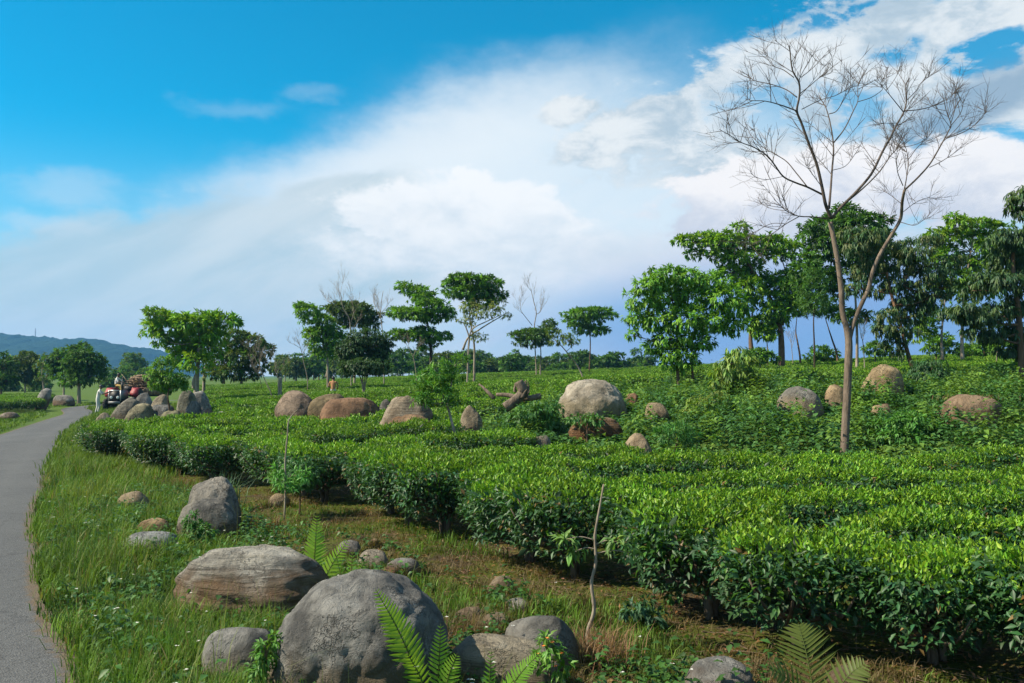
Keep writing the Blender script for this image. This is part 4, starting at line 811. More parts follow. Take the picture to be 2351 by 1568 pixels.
# dead stump with log
def stump():
    p = at(1185, 932, 17.5); p.z = g1(p.x, p.y) - .05
    root = empty('driftwood_stump', p, 'splintered grey tree stump with upturned roots left of the peaked boulder', 'stump')
    Yd = 17.8
    b = MB(); q = catmull([at(1160, 936, Yd), at(1185, 918, Yd), at(1200, 898, Yd), at(1190, 875, Yd)], 5); b.tube(q, np.linspace(.11, .10, len(q)), 9)
    part(b, 'trunk', bark_mat('driftwood', (.20,.155,.115), (.07,.055,.042), 9, 1.0), root, True)
    for k in range(16):
        a = rng.uniform(-.25, .9); L = rng.uniform(.12, .30)
        p0 = np.array(at(1195 + rng.uniform(-14, 14), 905 + rng.uniform(-8, 14), Yd + rng.uniform(-.1, .12)))
        d = np.array([math.sin(a), rng.uniform(-.4, .4), math.cos(a)]); b = MB()
        qq = catmull([p0, p0 + d * L * .5 + rvec(1)[0] * .03, p0 + d * L + rvec(1)[0] * .06], 4); b.tube(qq, np.linspace(.045, .008, len(qq)), 5)
        part(b, 'root', bpy.data.materials['driftwood'], root, True)
    b = MB(); q = catmull([at(1140, 906, 18.3), at(1165, 907, 18.2), at(1205, 915, 18), at(1242, 909, 18)], 5); b.tube(q, np.linspace(.04, .065, len(q)), 8)
    q0 = q[0]; o = b.obj('fallen_log', bpy.data.materials['driftwood'], None, True); tag(o, 'pale fallen log lying behind the splintered stump', 'log')
    b = MB(); q = catmull([at(1100, 882, 18.6), at(1110, 890, 18.5), at(1122, 902, 18.4), at(1135, 915, 18.4)], 4); b.tube(q, np.linspace(.02, .05, len(q)), 6)
    tag(b.obj('fallen_branch', bpy.data.materials['driftwood'], None, True), 'short broken branch poking up left of the fallen log', 'branch')
    b = MB(); p = at(643, 892, 44); q = catmull([Vector((p.x, p.y, g1(p.x, p.y) - .1)), at(643, 880, 44), at(645, 866, 44)], 4); b.tube(q, np.linspace(.11, .09, len(q)), 8)
    tag(b.obj('stump_post', M_BARKP, None, True), 'short pale dead stump standing in the tea like a post', 'stump')
stump()

# ------------------------------------------------------------------ tea
BX = np.array([-11, -8.9, -6.2, -3.3, -1.5, .4, 1.7, 3.5, 7, 12.]); BY = np.array([21.6, 18.9, 15.8, 13.0, 10.7, 7.8, 5.95, 4.15, 2.2, .8])
MX = np.array([-1.3, .9, 2.1, 4.9, 7, 10, 22.]); MY = np.array([16.2, 14.0, 13.0, 12.9, 12.3, 11.6, 11.])
KX = np.array([-1.3, 1, 3, 6, 9, 14, 20.]); KY = np.array([21, 23.5, 26, 29, 27, 26, 25.5])
def in_mound(x, y, pad=0.0): return (x > -1.3 - pad) & (y > np.interp(x, MX, MY) - pad) & (y < np.interp(x, KX, KY) + pad)
def on_rock(x, y, pad=0.0):
    m = np.zeros(len(x), bool)
    for (cx, cy_, ra, rb) in FOOT: m |= ((x - cx) / (ra + pad)) ** 2 + ((y - cy_) / (rb + pad)) ** 2 < 1
    return m
SLOPE = np.gradient(BY, BX)
def fe_pad(x): return 1.2 * np.sqrt(1 + np.interp(x, BX, SLOPE) ** 2)
def in_tea(x, y):
    ok = (y > np.interp(x, BX, BY) + .42 + fe_pad(x)) & ~in_mound(x, y, .1) & ~on_rock(x, y, .15)
    ok &= np.where(y < 26.2, x > -10.8 - (y - 21.5) * .25, np.where(y < 37, x > -.345 * y, x > -.375 * y))
    ok &= (x > -.66 * y - .8) & (x < .95 * y + 2)
    ok &= y < np.where(x > .22 * y, 64, 104)
    return ok
def nz2(x, y, s, o=0.0): return np.array([mn.noise(Vector((a * s, c * s, o))) for a, c in zip(x, y)])
def tea_bush(seed, n_top, n_mid, n_side, n_in, ls, lite):
    global rng
    keep = rng; rng = np.random.default_rng(seed); b = MB()
    a_, b_, h = .53, .44, .77
    ph = rng.uniform(0, 6.28, 6)
    def plan(n, p):
        th = rng.uniform(0, 2*math.pi, n); r = (np.abs(np.cos(th))**3.2 + np.abs(np.sin(th))**3.2) ** (-1/3.2) * (1 + .06*np.sin(3*th+ph[0]) + .05*np.sin(5*th+ph[1])); rr = rng.random(n) ** p
        return np.c_[np.cos(th)*r*a_, np.sin(th)*r*b_], rr, th
    xy, rr, th = plan(n_top, .5)
    vn = np.abs(xy[:,1]*rr)/b_; z = h - .05 * rr**5 - .17 * np.clip(vn, 0, 1.1)**2.6 + .025*np.sin(xy[:,0]*9*rr+ph[2]) + .025*np.sin(xy[:,1]*11*rr+ph[3]) + rng.normal(-.02, .028, n_top)
    D = np.c_[xy*.35*rr[:,None], np.full(n_top, .75)] + rvec(n_top)*.62
    L = rng.uniform(.030, .058, n_top)*ls
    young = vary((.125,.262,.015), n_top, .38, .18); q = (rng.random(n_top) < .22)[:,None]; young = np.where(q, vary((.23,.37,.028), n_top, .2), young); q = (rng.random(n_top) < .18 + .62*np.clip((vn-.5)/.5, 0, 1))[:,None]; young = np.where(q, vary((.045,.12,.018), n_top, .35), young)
    b.leaves(np.c_[xy*rr[:,None], z], D, rvec(n_top)+np.array([0,0,.3]), L, L*.40, young, .12, .25, lite)
    xy, rr, th = plan(n_mid, .5); L = rng.uniform(.06, .09, n_mid)*ls
    b.leaves(np.c_[xy*rr[:,None], h-.06-.05*rr**4-.17*(np.abs(xy[:,1]*rr)/b_)**2.6-rng.uniform(0,.10,n_mid)], np.c_[xy, np.zeros(n_mid)]*1.0+rvec(n_mid)*.8, np.array([0,0,1.])+rvec(n_mid)*.5, L, L*.42, vary((.055,.145,.016), n_mid, .3), .2, .2, lite)
    xy, rr, th = plan(n_side, 1); zz = .20 + .50*rng.random(n_side)**.7; wv = .66 + .36*np.sin(np.clip((zz-.15)/.6,0,1)*math.pi*.62) 
    sc_ = wv*(.78+.34*rng.random(n_side)**1.5)*(1+.10*np.sin(4*th+ph[4])*np.sin(zz*14+ph[5])); L = rng.uniform(.042, .078, n_side)*ls
    out = np.c_[np.cos(th), np.sin(th), np.zeros(n_side)]
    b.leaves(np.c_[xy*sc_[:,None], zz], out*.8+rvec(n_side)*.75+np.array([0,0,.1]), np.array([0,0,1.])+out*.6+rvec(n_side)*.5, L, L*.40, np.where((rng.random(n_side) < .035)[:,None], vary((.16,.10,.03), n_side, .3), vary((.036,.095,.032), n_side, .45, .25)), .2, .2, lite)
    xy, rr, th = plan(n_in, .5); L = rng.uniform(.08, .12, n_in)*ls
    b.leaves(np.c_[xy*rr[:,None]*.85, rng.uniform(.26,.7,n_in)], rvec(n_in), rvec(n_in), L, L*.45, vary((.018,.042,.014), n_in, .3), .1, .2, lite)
    cr = b.mesh('crown', M_TEA)
    b = MB()
    for s_ in range(3):
        o0 = np.r_[rng.uniform(-.07,.07,2), 0]
        fork = np.array([o0[0]*1.6, o0[1]*1.6, rng.uniform(.14,.24)])
        b.tube(catmull([o0+[0,0,-.1], o0*.8+[.01,.01,.08], fork], 3), np.linspace(.032,.024,7), 6)
        for _ in range(7):
            e = np.r_[rng.uniform(-.5,.5), rng.uniform(-.45,.45), rng.uniform(.45,.7)]
            b.tube(catmull([fork, (fork+e)/2+np.array([e[0]*.18,e[1]*.18,-.04]), e], 3), np.linspace(.017,.006,7), 5)
    st = b.mesh('stem', M_STEM, True)
    rng = keep; return cr, st
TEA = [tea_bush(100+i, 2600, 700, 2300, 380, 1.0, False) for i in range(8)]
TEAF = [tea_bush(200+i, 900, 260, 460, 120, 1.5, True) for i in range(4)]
pts = []
ang_ = R(4); cu, su = math.cos(ang_), math.sin(ang_)
for j in range(-30, 120):
    v = j * 1.60; shift = rng.uniform(0, .9); wavej = rng.uniform(-.08, .08)
    u = np.arange(-75, 75, .86) + shift
    u = u + rng.uniform(-.09, .09, len(u)); vv = v + wavej + rng.uniform(-.05, .05, len(u)) + .22*np.sin(u*.13+j*.12)
    x = u*cu - vv*su; y = u*su + vv*cu
    keepm = (y > 3) & (y < 106); x, y = x[keepm], y[keepm]
    ok = in_tea(x, y) & (rng.random(len(x)) > .05) & (nz2(x, y, .33, 9) > -.52)
    pts += [(a, c, j) for a, c in zip(x[ok], y[ok])]
bxs = np.linspace(-10.9, 11, 2000); bys = np.interp(bxs, BX, BY); sl = np.interp(bxs, BX, SLOPE)
al = np.r_[0, np.cumsum(np.hypot(np.diff(bxs), np.diff(bys)))]
t_ = .2
while t_ < al[-1]:
    k = int(np.searchsorted(al, t_)); nx_, ny_ = -sl[k], 1.0; nl = math.hypot(nx_, ny_)
    of_ = .36 + .62 * max(0, math.sin(t_ * 2.1 + .6 * math.sin(t_ * .7))) + rng.uniform(-.12, .12); px_, py_ = bxs[k] + nx_ / nl * of_, bys[k] + ny_ / nl * of_
    if px_ < .95 * py_ + 2 and not on_rock(np.array([px_]), np.array([py_]), .1)[0]: pts.append((px_, py_, 900))
    t_ += rng.uniform(.72, .95)
# tea block across the road on the left
for j in range(0, 22):
    y = np.full(60, 55 + j * 1.25) + rng.uniform(-.1, .1, 60); x = -75 + np.arange(60) * .95
    ok = (x < np.where(y < 66, -30.5 - (y - 55) * .62, -.50 * y - 3.2)) & (x > -.70 * y)
    pts += [(a, c, 500 + j) for a, c in zip(x[ok], y[ok])]
pts = np.array(pts); dist = np.hypot(pts[:, 0], pts[:, 1])
dist = dist + 200 * (np.abs(pts[:, 0]) > .66 * pts[:, 1] + .6)
pts = pts[np.argsort(dist)]; dist = np.sort(dist)
NB = 298
zs = grd(pts[:, 0], pts[:, 1])
rowh = np.array([mn.noise(Vector((j * 3.7, .5, .5))) for j in pts[:, 2]])
front = [i for i in range(NB) if pts[i, 2] == 900]
front_order = sorted(front, key=lambda i: pts[i, 0])
ORD = ['first','second','third','fourth','fifth','sixth','seventh','eighth','ninth','tenth','eleventh','twelfth','thirteenth','fourteenth','fifteenth','sixteenth','seventeenth','eighteenth','nineteenth','twentieth',
       'twenty-first','twenty-second','twenty-third','twenty-fourth','twenty-fifth','twenty-sixth','twenty-seventh','twenty-eighth','twenty-ninth','thirtieth','thirty-first','thirty-second','thirty-third','thirty-fourth','thirty-fifth','thirty-sixth']
frank = {i: k for k, i in enumerate(front_order)}
TG = 'clipped tea bushes of the near field'
srcs = []
def zone(x, y):
    px = CX + x / y * FPX
    if px < 560: return 'in the rows before the left boulder pile' if y > 17 else 'at the road end of the field'
    if px < 860: return 'in the rows before the reddish whaleback boulder'
    if px < 1060: return 'in the rows before the split boulder and feathery sapling' if y > 11.5 else 'just behind the middle of the front edge'
    if px < 1520: return 'in the rows before the peaked grey boulder' if y > 9.5 else 'behind the thin bare sapling'
    if px < 2000: return 'in the rows before the bare tree foot' if y > 9 else 'inside the bright right part of the field'
    return 'near the right edge of the field'
rows_ = sorted({int(pts[i, 2]) for i in range(NB) if i not in frank}); rowlab = {}
for rk, j in enumerate(rows_):
    mem = sorted([i for i in range(NB) if i not in frank and int(pts[i, 2]) == j], key=lambda i: pts[i, 0])
    for pk, i in enumerate(mem): rowlab[i] = '%s clipped tea bush from the left in the %s row behind the front edge' % (ORD[min(pk, 35)], ORD[min(rk, 35)])
for i in range(NB):
    x, y, j = pts[i]; h = 1 + .17 * mn.noise(Vector((x*.6, y*.6, 4))) + rng.uniform(-.06, .06)
    h += .08 * mn.noise(Vector((j * 3.7, .5, .5)))
    rz = ang_ + rng.uniform(-.12, .12) + (.5 * rng.uniform(-1, 1) if i in frank else 0) + (math.pi if rng.random() < .5 else 0); s = (rng.uniform(1.0, 1.16), rng.uniform(.90, 1.04) if i in frank else rng.uniform(.82, .94), h)
    if i in frank:
        lab = ORD[min(frank[i], len(ORD)-1)] + ' tea bush along the front edge counting from the road end'
    else: lab = rowlab[i]
    if dist[i] < 15.5 or i in frank:
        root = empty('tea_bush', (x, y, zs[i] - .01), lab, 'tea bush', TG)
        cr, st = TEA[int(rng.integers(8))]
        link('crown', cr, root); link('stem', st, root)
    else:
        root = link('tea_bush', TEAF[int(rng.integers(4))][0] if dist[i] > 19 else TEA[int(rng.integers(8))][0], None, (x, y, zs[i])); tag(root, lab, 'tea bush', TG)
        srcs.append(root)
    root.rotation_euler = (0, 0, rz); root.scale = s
def scatter(name, P, rot, scl, var, sources, kind='stuff', **kw):
    me = bpy.data.meshes.new(name); me.vertices.add(len(P)); me.vertices.foreach_set('co', np.asarray(P, float).ravel())
    for nm, tp, d in (('rot', 'FLOAT_VECTOR', rot), ('scl', 'FLOAT_VECTOR', scl)):
        a = me.attributes.new(nm, tp, 'POINT'); a.data.foreach_set('vector', np.asarray(d, np.float32).ravel())
    a = me.attributes.new('var', 'INT', 'POINT'); a.data.foreach_set('value', np.asarray(var, np.int32))
    o = link(name, me); o['kind'] = kind; tag(o, **kw)
    ng = bpy.data.node_groups.new('scatter_' + name, 'GeometryNodeTree')
    ng.interface.new_socket('Geometry', in_out='INPUT', socket_type='NodeSocketGeometry'); ng.interface.new_socket('Geometry', in_out='OUTPUT', socket_type='NodeSocketGeometry')
    g = NT(ng); gi = g.new('NodeGroupInput'); go = g.new('NodeGroupOutput'); jn = g.new('GeometryNodeJoinGeometry')
    ra = g.new('GeometryNodeInputNamedAttribute', {'Name': 'rot'}, data_type='FLOAT_VECTOR'); sa = g.new('GeometryNodeInputNamedAttribute', {'Name': 'scl'}, data_type='FLOAT_VECTOR'); va = g.new('GeometryNodeInputNamedAttribute', {'Name': 'var'}, data_type='INT')
    er = g.new('FunctionNodeEulerToRotation', {0: ra.outputs[0]})
    for k, s in enumerate(sources):
        oi = g.new('GeometryNodeObjectInfo', transform_space='ORIGINAL'); oi.inputs['Object'].default_value = s; oi.inputs['As Instance'].default_value = True
        cm = g.new('FunctionNodeCompare', data_type='INT', operation='EQUAL'); ng.links.new(va.outputs[0], cm.inputs[2]); cm.inputs[3].default_value = k
        ip = g.new('GeometryNodeInstanceOnPoints'); ng.links.new(gi.outputs[0], ip.inputs['Points']); ng.links.new(cm.outputs[0], ip.inputs['Selection'])
        ng.links.new(oi.outputs['Geometry'], ip.inputs['Instance']); ng.links.new(er.outputs[0], ip.inputs['Rotation']); ng.links.new(sa.outputs[0], ip.inputs['Scale'])
        ng.links.new(ip.outputs[0], jn.inputs[0])
    ng.links.new(jn.outputs[0], go.inputs[0])
    md = o.modifiers.new('scatter', 'NODES'); md.node_group = ng; return o
fp = pts[NB:]; n = len(fp)
used = {}
for o in srcs: used.setdefault(o.data.name, o)
S4 = [used[m.name] for m, _ in TEAF if m.name in used]
scatter('tea_field', np.c_[fp[:, :2], zs[NB:]], np.c_[np.zeros((n, 2)), ang_ + rng.uniform(-.12, .12, n) + math.pi * rng.integers(0, 2, n)], np.c_[rng.uniform(1.0, 1.1, n), rng.uniform(.92, 1.0, n), rng.uniform(.92, 1.06, n) + .09 * rowh[NB:]], rng.integers(0, len(S4), n), S4, label='rows of clipped tea stretching back to the tree line', cat='tea')
print('tea bushes', len(pts), 'front', len(front), 'far dist', dist[NB-1])

# ------------------------------------------------------------------ ground cover
def blades(b, P, az_, lean, L, Wd, C):
    n = len(P); d = np.c_[np.cos(az_), np.sin(az_), np.zeros(n)]; sd = np.c_[-np.sin(az_), np.cos(az_), np.zeros(n)]
    L = L[:, None]; Wd = Wd[:, None]; lean = lean[:, None]
    mid = P + np.array([0, 0, 1.]) * L * .55 + d * L * lean * .35
    tip = P + np.array([0, 0, 1.]) * L * (1 - .35 * lean) + d * L * lean
    V = np.stack([P - sd * Wd / 2, P + sd * Wd / 2, mid + sd * Wd * .38, mid - sd * Wd * .38, tip], 1).reshape(-1, 3)
    k = np.arange(n)[:, None] * 5
    F3 = k + [[3, 2, 4]]; F4 = k + [[0, 1, 2, 3]]
    n0 = b.n; b.add(V, F4, np.repeat(C, 5, 0)); b.F3.append(F3 + n0)
def tufts(b, x, y, h, nb, col, wd=.007, leanm=.5, spread=.05):
    n = len(x); z = grd(x, y); k = nb
    X = np.repeat(x, k) + rng.normal(0, spread, n * k); Yy = np.repeat(y, k) + rng.normal(0, spread, n * k)
    P = np.c_[X, Yy, np.repeat(z, k) - .01]; hh = np.repeat(h, k) * rng.uniform(.55, 1.15, n * k)
    C = np.repeat(col, k, 0) * rng.uniform(.75, 1.25, (n * k, 1))
    blades(b, P, rng.uniform(0, 6.28, n * k), np.abs(rng.normal(leanm, .25, n * k)), hh, wd * rng.uniform(.7, 1.4, n * k) * (1 + .04 * np.hypot(X, Yy)), C)
def sample(n, y0, y1, x0f, x1f, p=1.0):
    u = rng.random(n); y = (y0 ** p + u * (y1 ** p - y0 ** p)) ** (1 / p); x = rng.uniform(x0f, x1f, n) * y * 1.0
    return x, y
# verge between road and tea
x, y = sample(64000, 3.2, 30, -.68, .66, .45)
rdv = road_d(x, y); yb = np.interp(x, BX, BY)
verge = (rdv > -.03) & (y < yb + .5) & ~on_rock(x, y, -.03) & (y < 30)
x, y, rdv, yb = x[verge], y[verge], rdv[verge], yb[verge]
pn = nz2(x, y, .8); pn2 = nz2(x, y, 2.3, 7)
lush = np.clip(1.2 - rdv / 2.6, 0, 1) + pn * .6
is_l = rng.random(len(x)) < np.clip(lush * 1.2, .0, 1)
b = MB(); m = is_l; h = (.10 + .20 * np.clip(lush[m], 0, 1)) * np.where(rdv[m] < .25, .55, 1) * (1 + .6 * pn2[m])
cg = np.where((pn2[m] > .10)[:, None], np.array([.105, .185, .026]), np.where((pn[m] < -.15)[:, None], np.array([.045, .105, .020]), np.array([.085, .165, .020]))) * rng.uniform(.65, 1.35, (m.sum(), 1)); dry = rng.random(m.sum()) < .05; cg[dry] = (.22, .17, .08)
tufts(b, x[m], y[m], np.clip(h, .05, .42), 7, cg, .006, .45)
for (cx, cy_, ra, rb) in FOOT:
    if cy_ < 13 and cy_ < np.interp(cx, BX, BY):
        nr = int(40 + 170 * ra); a = rng.uniform(0, 6.28, nr); ex_ = rng.uniform(.98, 1.16, nr)
        rx_, ry_ = cx + np.cos(a) * ra * ex_ * 1.04, cy_ + np.sin(a) * rb * ex_ * 1.04; lushr = np.clip(1.2 - road_d(rx_, ry_) / 3.2, .15, 1)
        cr_ = np.array([.075, .145, .02])[None] * lushr[:, None] + np.array([.14, .105, .045])[None] * (1 - lushr[:, None])
        tufts(b, rx_, ry_, rng.uniform(.06, .19, nr), 6, cr_ * rng.uniform(.7, 1.2, (nr, 1)), .005, .55, .03)
sx_, sy_ = x[m], y[m]; pick = (rng.random(m.sum()) < .05) & (rdv[m] < 2.4) & (rdv[m] > .15); sx_, sy_ = sx_[pick], sy_[pick]
tufts(b, sx_, sy_, rng.uniform(.32, .62, len(sx_)), 3, np.tile([.16, .19, .055], (len(sx_), 1)), .0035, .3, .05)
tag(b.obj('verge_grass', M_GRASS), 'lush green grass on the verge between road and rocks', 'grass', kind='stuff')
b = MB(); m = ~is_l & (rng.random(len(x)) < np.clip(.55 + .9 * pn2 + .4 * pn, .08, .95))
cd = np.where((pn[m] > .05)[:, None], np.array([.070, .105, .014]), np.array([.135, .100, .045])) * rng.uniform(.7, 1.25, (m.sum(), 1))
tufts(b, x[m], y[m], np.clip(.055 + .07 * rng.random(m.sum()) + .05 * pn2[m], .02, .2), 6, cd, .0045, .8, .06)
tag(b.obj('dry_grass', M_GRASS), 'short dry and mossy grass on the bare soil before the tea', 'grass', kind='stuff')
# grass across the road
x, y = sample(15000, 14, 75, -.72, -.46, .6); rdv = road_d(x, y)
ok = (rdv < -ROAD_W + .03) & (rdv > -ROAD_W - 14) & (x > -30.5 - np.maximum(y - 55, 0) * .62); x, y = x[ok], y[ok]
b = MB(); tufts(b, x, y, rng.uniform(.10, .26, len(x)), 5, np.where((nz2(x, y, .5) > 0)[:, None], np.array([.11, .19, .025]), np.array([.075, .15, .02])) * np.ones((len(x), 1)), .012, .45, .1)
x, y = sample(26000, 17, 60, -.56, -.33, .6); rdv = road_d(x, y)
ok = (rdv > -.03) & (rdv < 5) & ~in_tea(x, y) & ~on_rock(x, y); x, y = x[ok], y[ok]
tufts(b, x, y, rng.uniform(.10, .3, len(x)), 5, np.array([.10, .17, .025]) * np.ones((len(x), 1)), .012, .45, .1)
tag(b.obj('roadside_grass', M_GRASS), 'bright low grass on the far roadside', 'grass', kind='stuff')

def weeds(b, x, y, h, k, L0, col, zoff=0.0):
    n = len(x); z = grd(x, y) + zoff
    t = np.tile(np.linspace(.25, 1, k), n) + rng.uniform(-.1, .1, n * k); az_ = rng.uniform(0, 6.28, n * k)
    st = np.repeat(rvec(n) * .25, k, 0) * t[:, None] * np.repeat(h, k)[:, None]
    P = np.c_[np.repeat(x, k), np.repeat(y, k), np.repeat(z, k)] + st; P[:, 2] += t * np.repeat(h, k)
    D = np.c_[np.cos(az_), np.sin(az_), rng.uniform(-.5, .5, n * k)]
    L = L0 * rng.uniform(.6, 1.25, n * k); C = np.repeat(col, k, 0) * rng.uniform(.75, 1.3, (n * k, 1))
    b.leaves(P + D * .02, D, np.array([0, 0, 1.]) + rvec(n * k) * .45, L, L * .62, C, .25, .15)
x = rng.uniform(-1.6, 21, 29000); y = rng.uniform(10.8, 30, 29000)
ok = in_mound(x, y, .15) & ~on_rock(x, y, -.10) & (np.abs(x) < .80 * y); x, y = x[ok], y[ok]
pn = nz2(x, y, .55); pn2 = nz2(x, y, 1.6, 5)
h = np.clip(.36 + .48 * pn + .34 * pn2, .12, 1.25)
for (cx, cy_, ra, rb) in FOOT:
    fr_ = (np.abs(x - cx) < ra * 1.05) & (y > cy_ - rb - 1.5) & (y < cy_); h = np.where(fr_, np.minimum(h * .42, .26), h)
fd = np.min([np.hypot(x - c[0], y - c[1]) - c[2] for c in FOOT], axis=0); h = np.where((fd < .35) & (pn2 > -.1), np.clip(h * 1.0, .10, .5), h) + np.clip(y - 22, 0, 5) * .05
cw = np.where((pn2 > .2)[:, None], np.array([.115, .21, .030]), np.array([.055, .140, .030])) * rng.uniform(.8, 1.2, (len(x), 1))
b = MB(); weeds(b, x, y, h, 11, .105, cw)
tag(b.obj('mound_weeds', M_LEAF), 'tangle of broad-leaved weeds covering the mound', 'weeds', kind='stuff')
# leafy weeds in the verge
x, y = sample(9000, 3.3, 14, -.66, .3, .6); rdv = road_d(x, y); yb = np.interp(x, BX, BY)
pn = nz2(x, y, .9, 3)
ok = (rdv > .15) & (rdv < 4.2) & (y < yb - 1.0) & ~on_rock(x, y, -.02) & (rng.random(len(x)) < np.clip(.55 + pn * 1.4 - rdv * .10, 0, 1)); x, y = x[ok], y[ok]
b = MB(); weeds(b, x, y, rng.uniform(.06, .26, len(x)), 9, .062, np.array([.050, .125, .022]) * rng.uniform(.7, 1.35, (len(x), 1)))
tag(b.obj('verge_weeds', M_LEAF), 'dark leafy weeds growing through the verge grass', 'weeds', kind='stuff')
m = rng.random(len(x)) < .05; fx, fy = x[m], y[m]; n = len(fx)
b = MB(); z = grd(fx, fy) + rng.uniform(.16, .34, n)
for k in range(5):
    a = rng.uniform(0, 6.28, n); D = np.c_[np.cos(a), np.sin(a), np.full(n, .3)]
    b.leaves(np.c_[fx, fy, z], D, np.tile([0, 0, 1.], (n, 1)), .016, .013, np.array([.72, .72, .68]), .1, .1, True)
blades(b, np.c_[fx, fy, grd(fx, fy)], rng.uniform(0, 6.28, n), np.full(n, .02), z - grd(fx, fy), np.full(n, .004), np.tile([.07, .12, .03], (n, 1)))
tag(b.obj('white_wildflowers', M_GRASS), 'tiny white wildflowers scattered through the verge weeds', 'flowers', kind='stuff')
# soil litter: twigs and dead leaves under the tea
x, y = sample(24000, 3.4, 18, -.5, .66, .4); yb = np.interp(x, BX, BY); rdv = road_d(x, y)
ok = (y > yb - 2.6) & (y < yb + 2.2) & (rdv > 1.6) & ~on_rock(x, y); x, y = x[ok], y[ok]; n = len(x)
b = MB(); b.leaves(np.c_[x, y, grd(x, y) + .012], np.c_[rng.normal(size=(n, 2)), rng.uniform(-.1, .35, n)], np.array([0, 0, 1.]) + rvec(n) * .5, rng.uniform(.03, .075, n), rng.uniform(.012, .03, n), vary((.17, .105, .055), n, .6, .2), .2, .3)
k_ = np.where(rng.random(n) < .10)[0]
for i in k_[:900]:
    a = rng.uniform(0, 6.28); L = rng.uniform(.05, .28); p0 = np.array([x[i], y[i], g1(x[i], y[i]) + .012]); d = np.array([math.cos(a), math.sin(a), rng.uniform(-.03, .16)])
    b.tube([p0, p0 + d * L * .5 + rvec(1)[0] * .01, p0 + d * L], [.004, .003, .002], 4, (.20, .15, .095), cap=False)
tag(b.obj('leaf_litter', M_GRASS), 'dead brown leaves and bits strewn on the soil under the tea', 'leaf litter', kind='stuff')

# ------------------------------------------------------------------ spiky grass clumps
def clump(label, px, py, Y, hgt, n, col, wd=.02, lean=.5, spread=.08, top=None):
    p = hit(px, py) if Y is None else at(px, py, Y)
    p.z = g1(p.x, p.y) if top is None else top
    b = MB(); P = np.tile([0, 0, 0.], (n, 1)) + np.c_[rng.normal(0, spread, (n, 2)), np.zeros(n)]
    blades(b, P, rng.uniform(0, 6.28, n), np.abs(rng.normal(lean, .25, n)), hgt * rng.uniform(.6, 1.1, n), np.full(n, wd), vary(col, n, .3))
    tag(b.obj('grass_clump', M_GRASS, None, False, p), label, 'grass clump', 'tall grass clumps')
clump('spiky blue-green grass clump behind the twin boulder', 518, 1098, 12.2, .62, 90, (.075, .145, .075), .016)
clump('spiky blue-green grass clump in the tea left of the boulder row', 580, 955, 25, 1.0, 120, (.065, .14, .06), .03)
clump('tall pale grass clump at the road edge left of the sandy stone', 205, 1165, None, .55, 160, (.15, .19, .04), .008, .35, .18)
clump('rounded dense grass tussock by the road below the sunken grey stone', 185, 1318, None, .34, 420, (.075, .135, .022), .007, .55, .15)
clump('bright fresh grass clump at the bottom edge left of centre', 385, 1540, None, .30, 320, (.09, .21, .022), .007, .4, .10)
clump('dry reddish grass clump at the foot of the thin bare sapling', 1375, 1525, None, .30, 320, (.23, .14, .075), .005, .55, .10)
clump('dry straw tuft on top of the flat-topped brown boulder', 2225, 905, 16.5, .16, 160, (.20, .12, .06), .008, .7, .3, top=at(2225, 918, 16.5).z)
clump('dry brown grass tuft right of the largest foreground boulder', 1075, 1470, None, .24, 300, (.17, .125, .06), .005, .7, .09)
clump('straw tuft among brown litter right of the twin boulder', 610, 1220, None, .26, 260, (.22, .145, .075), .005, .6, .12)

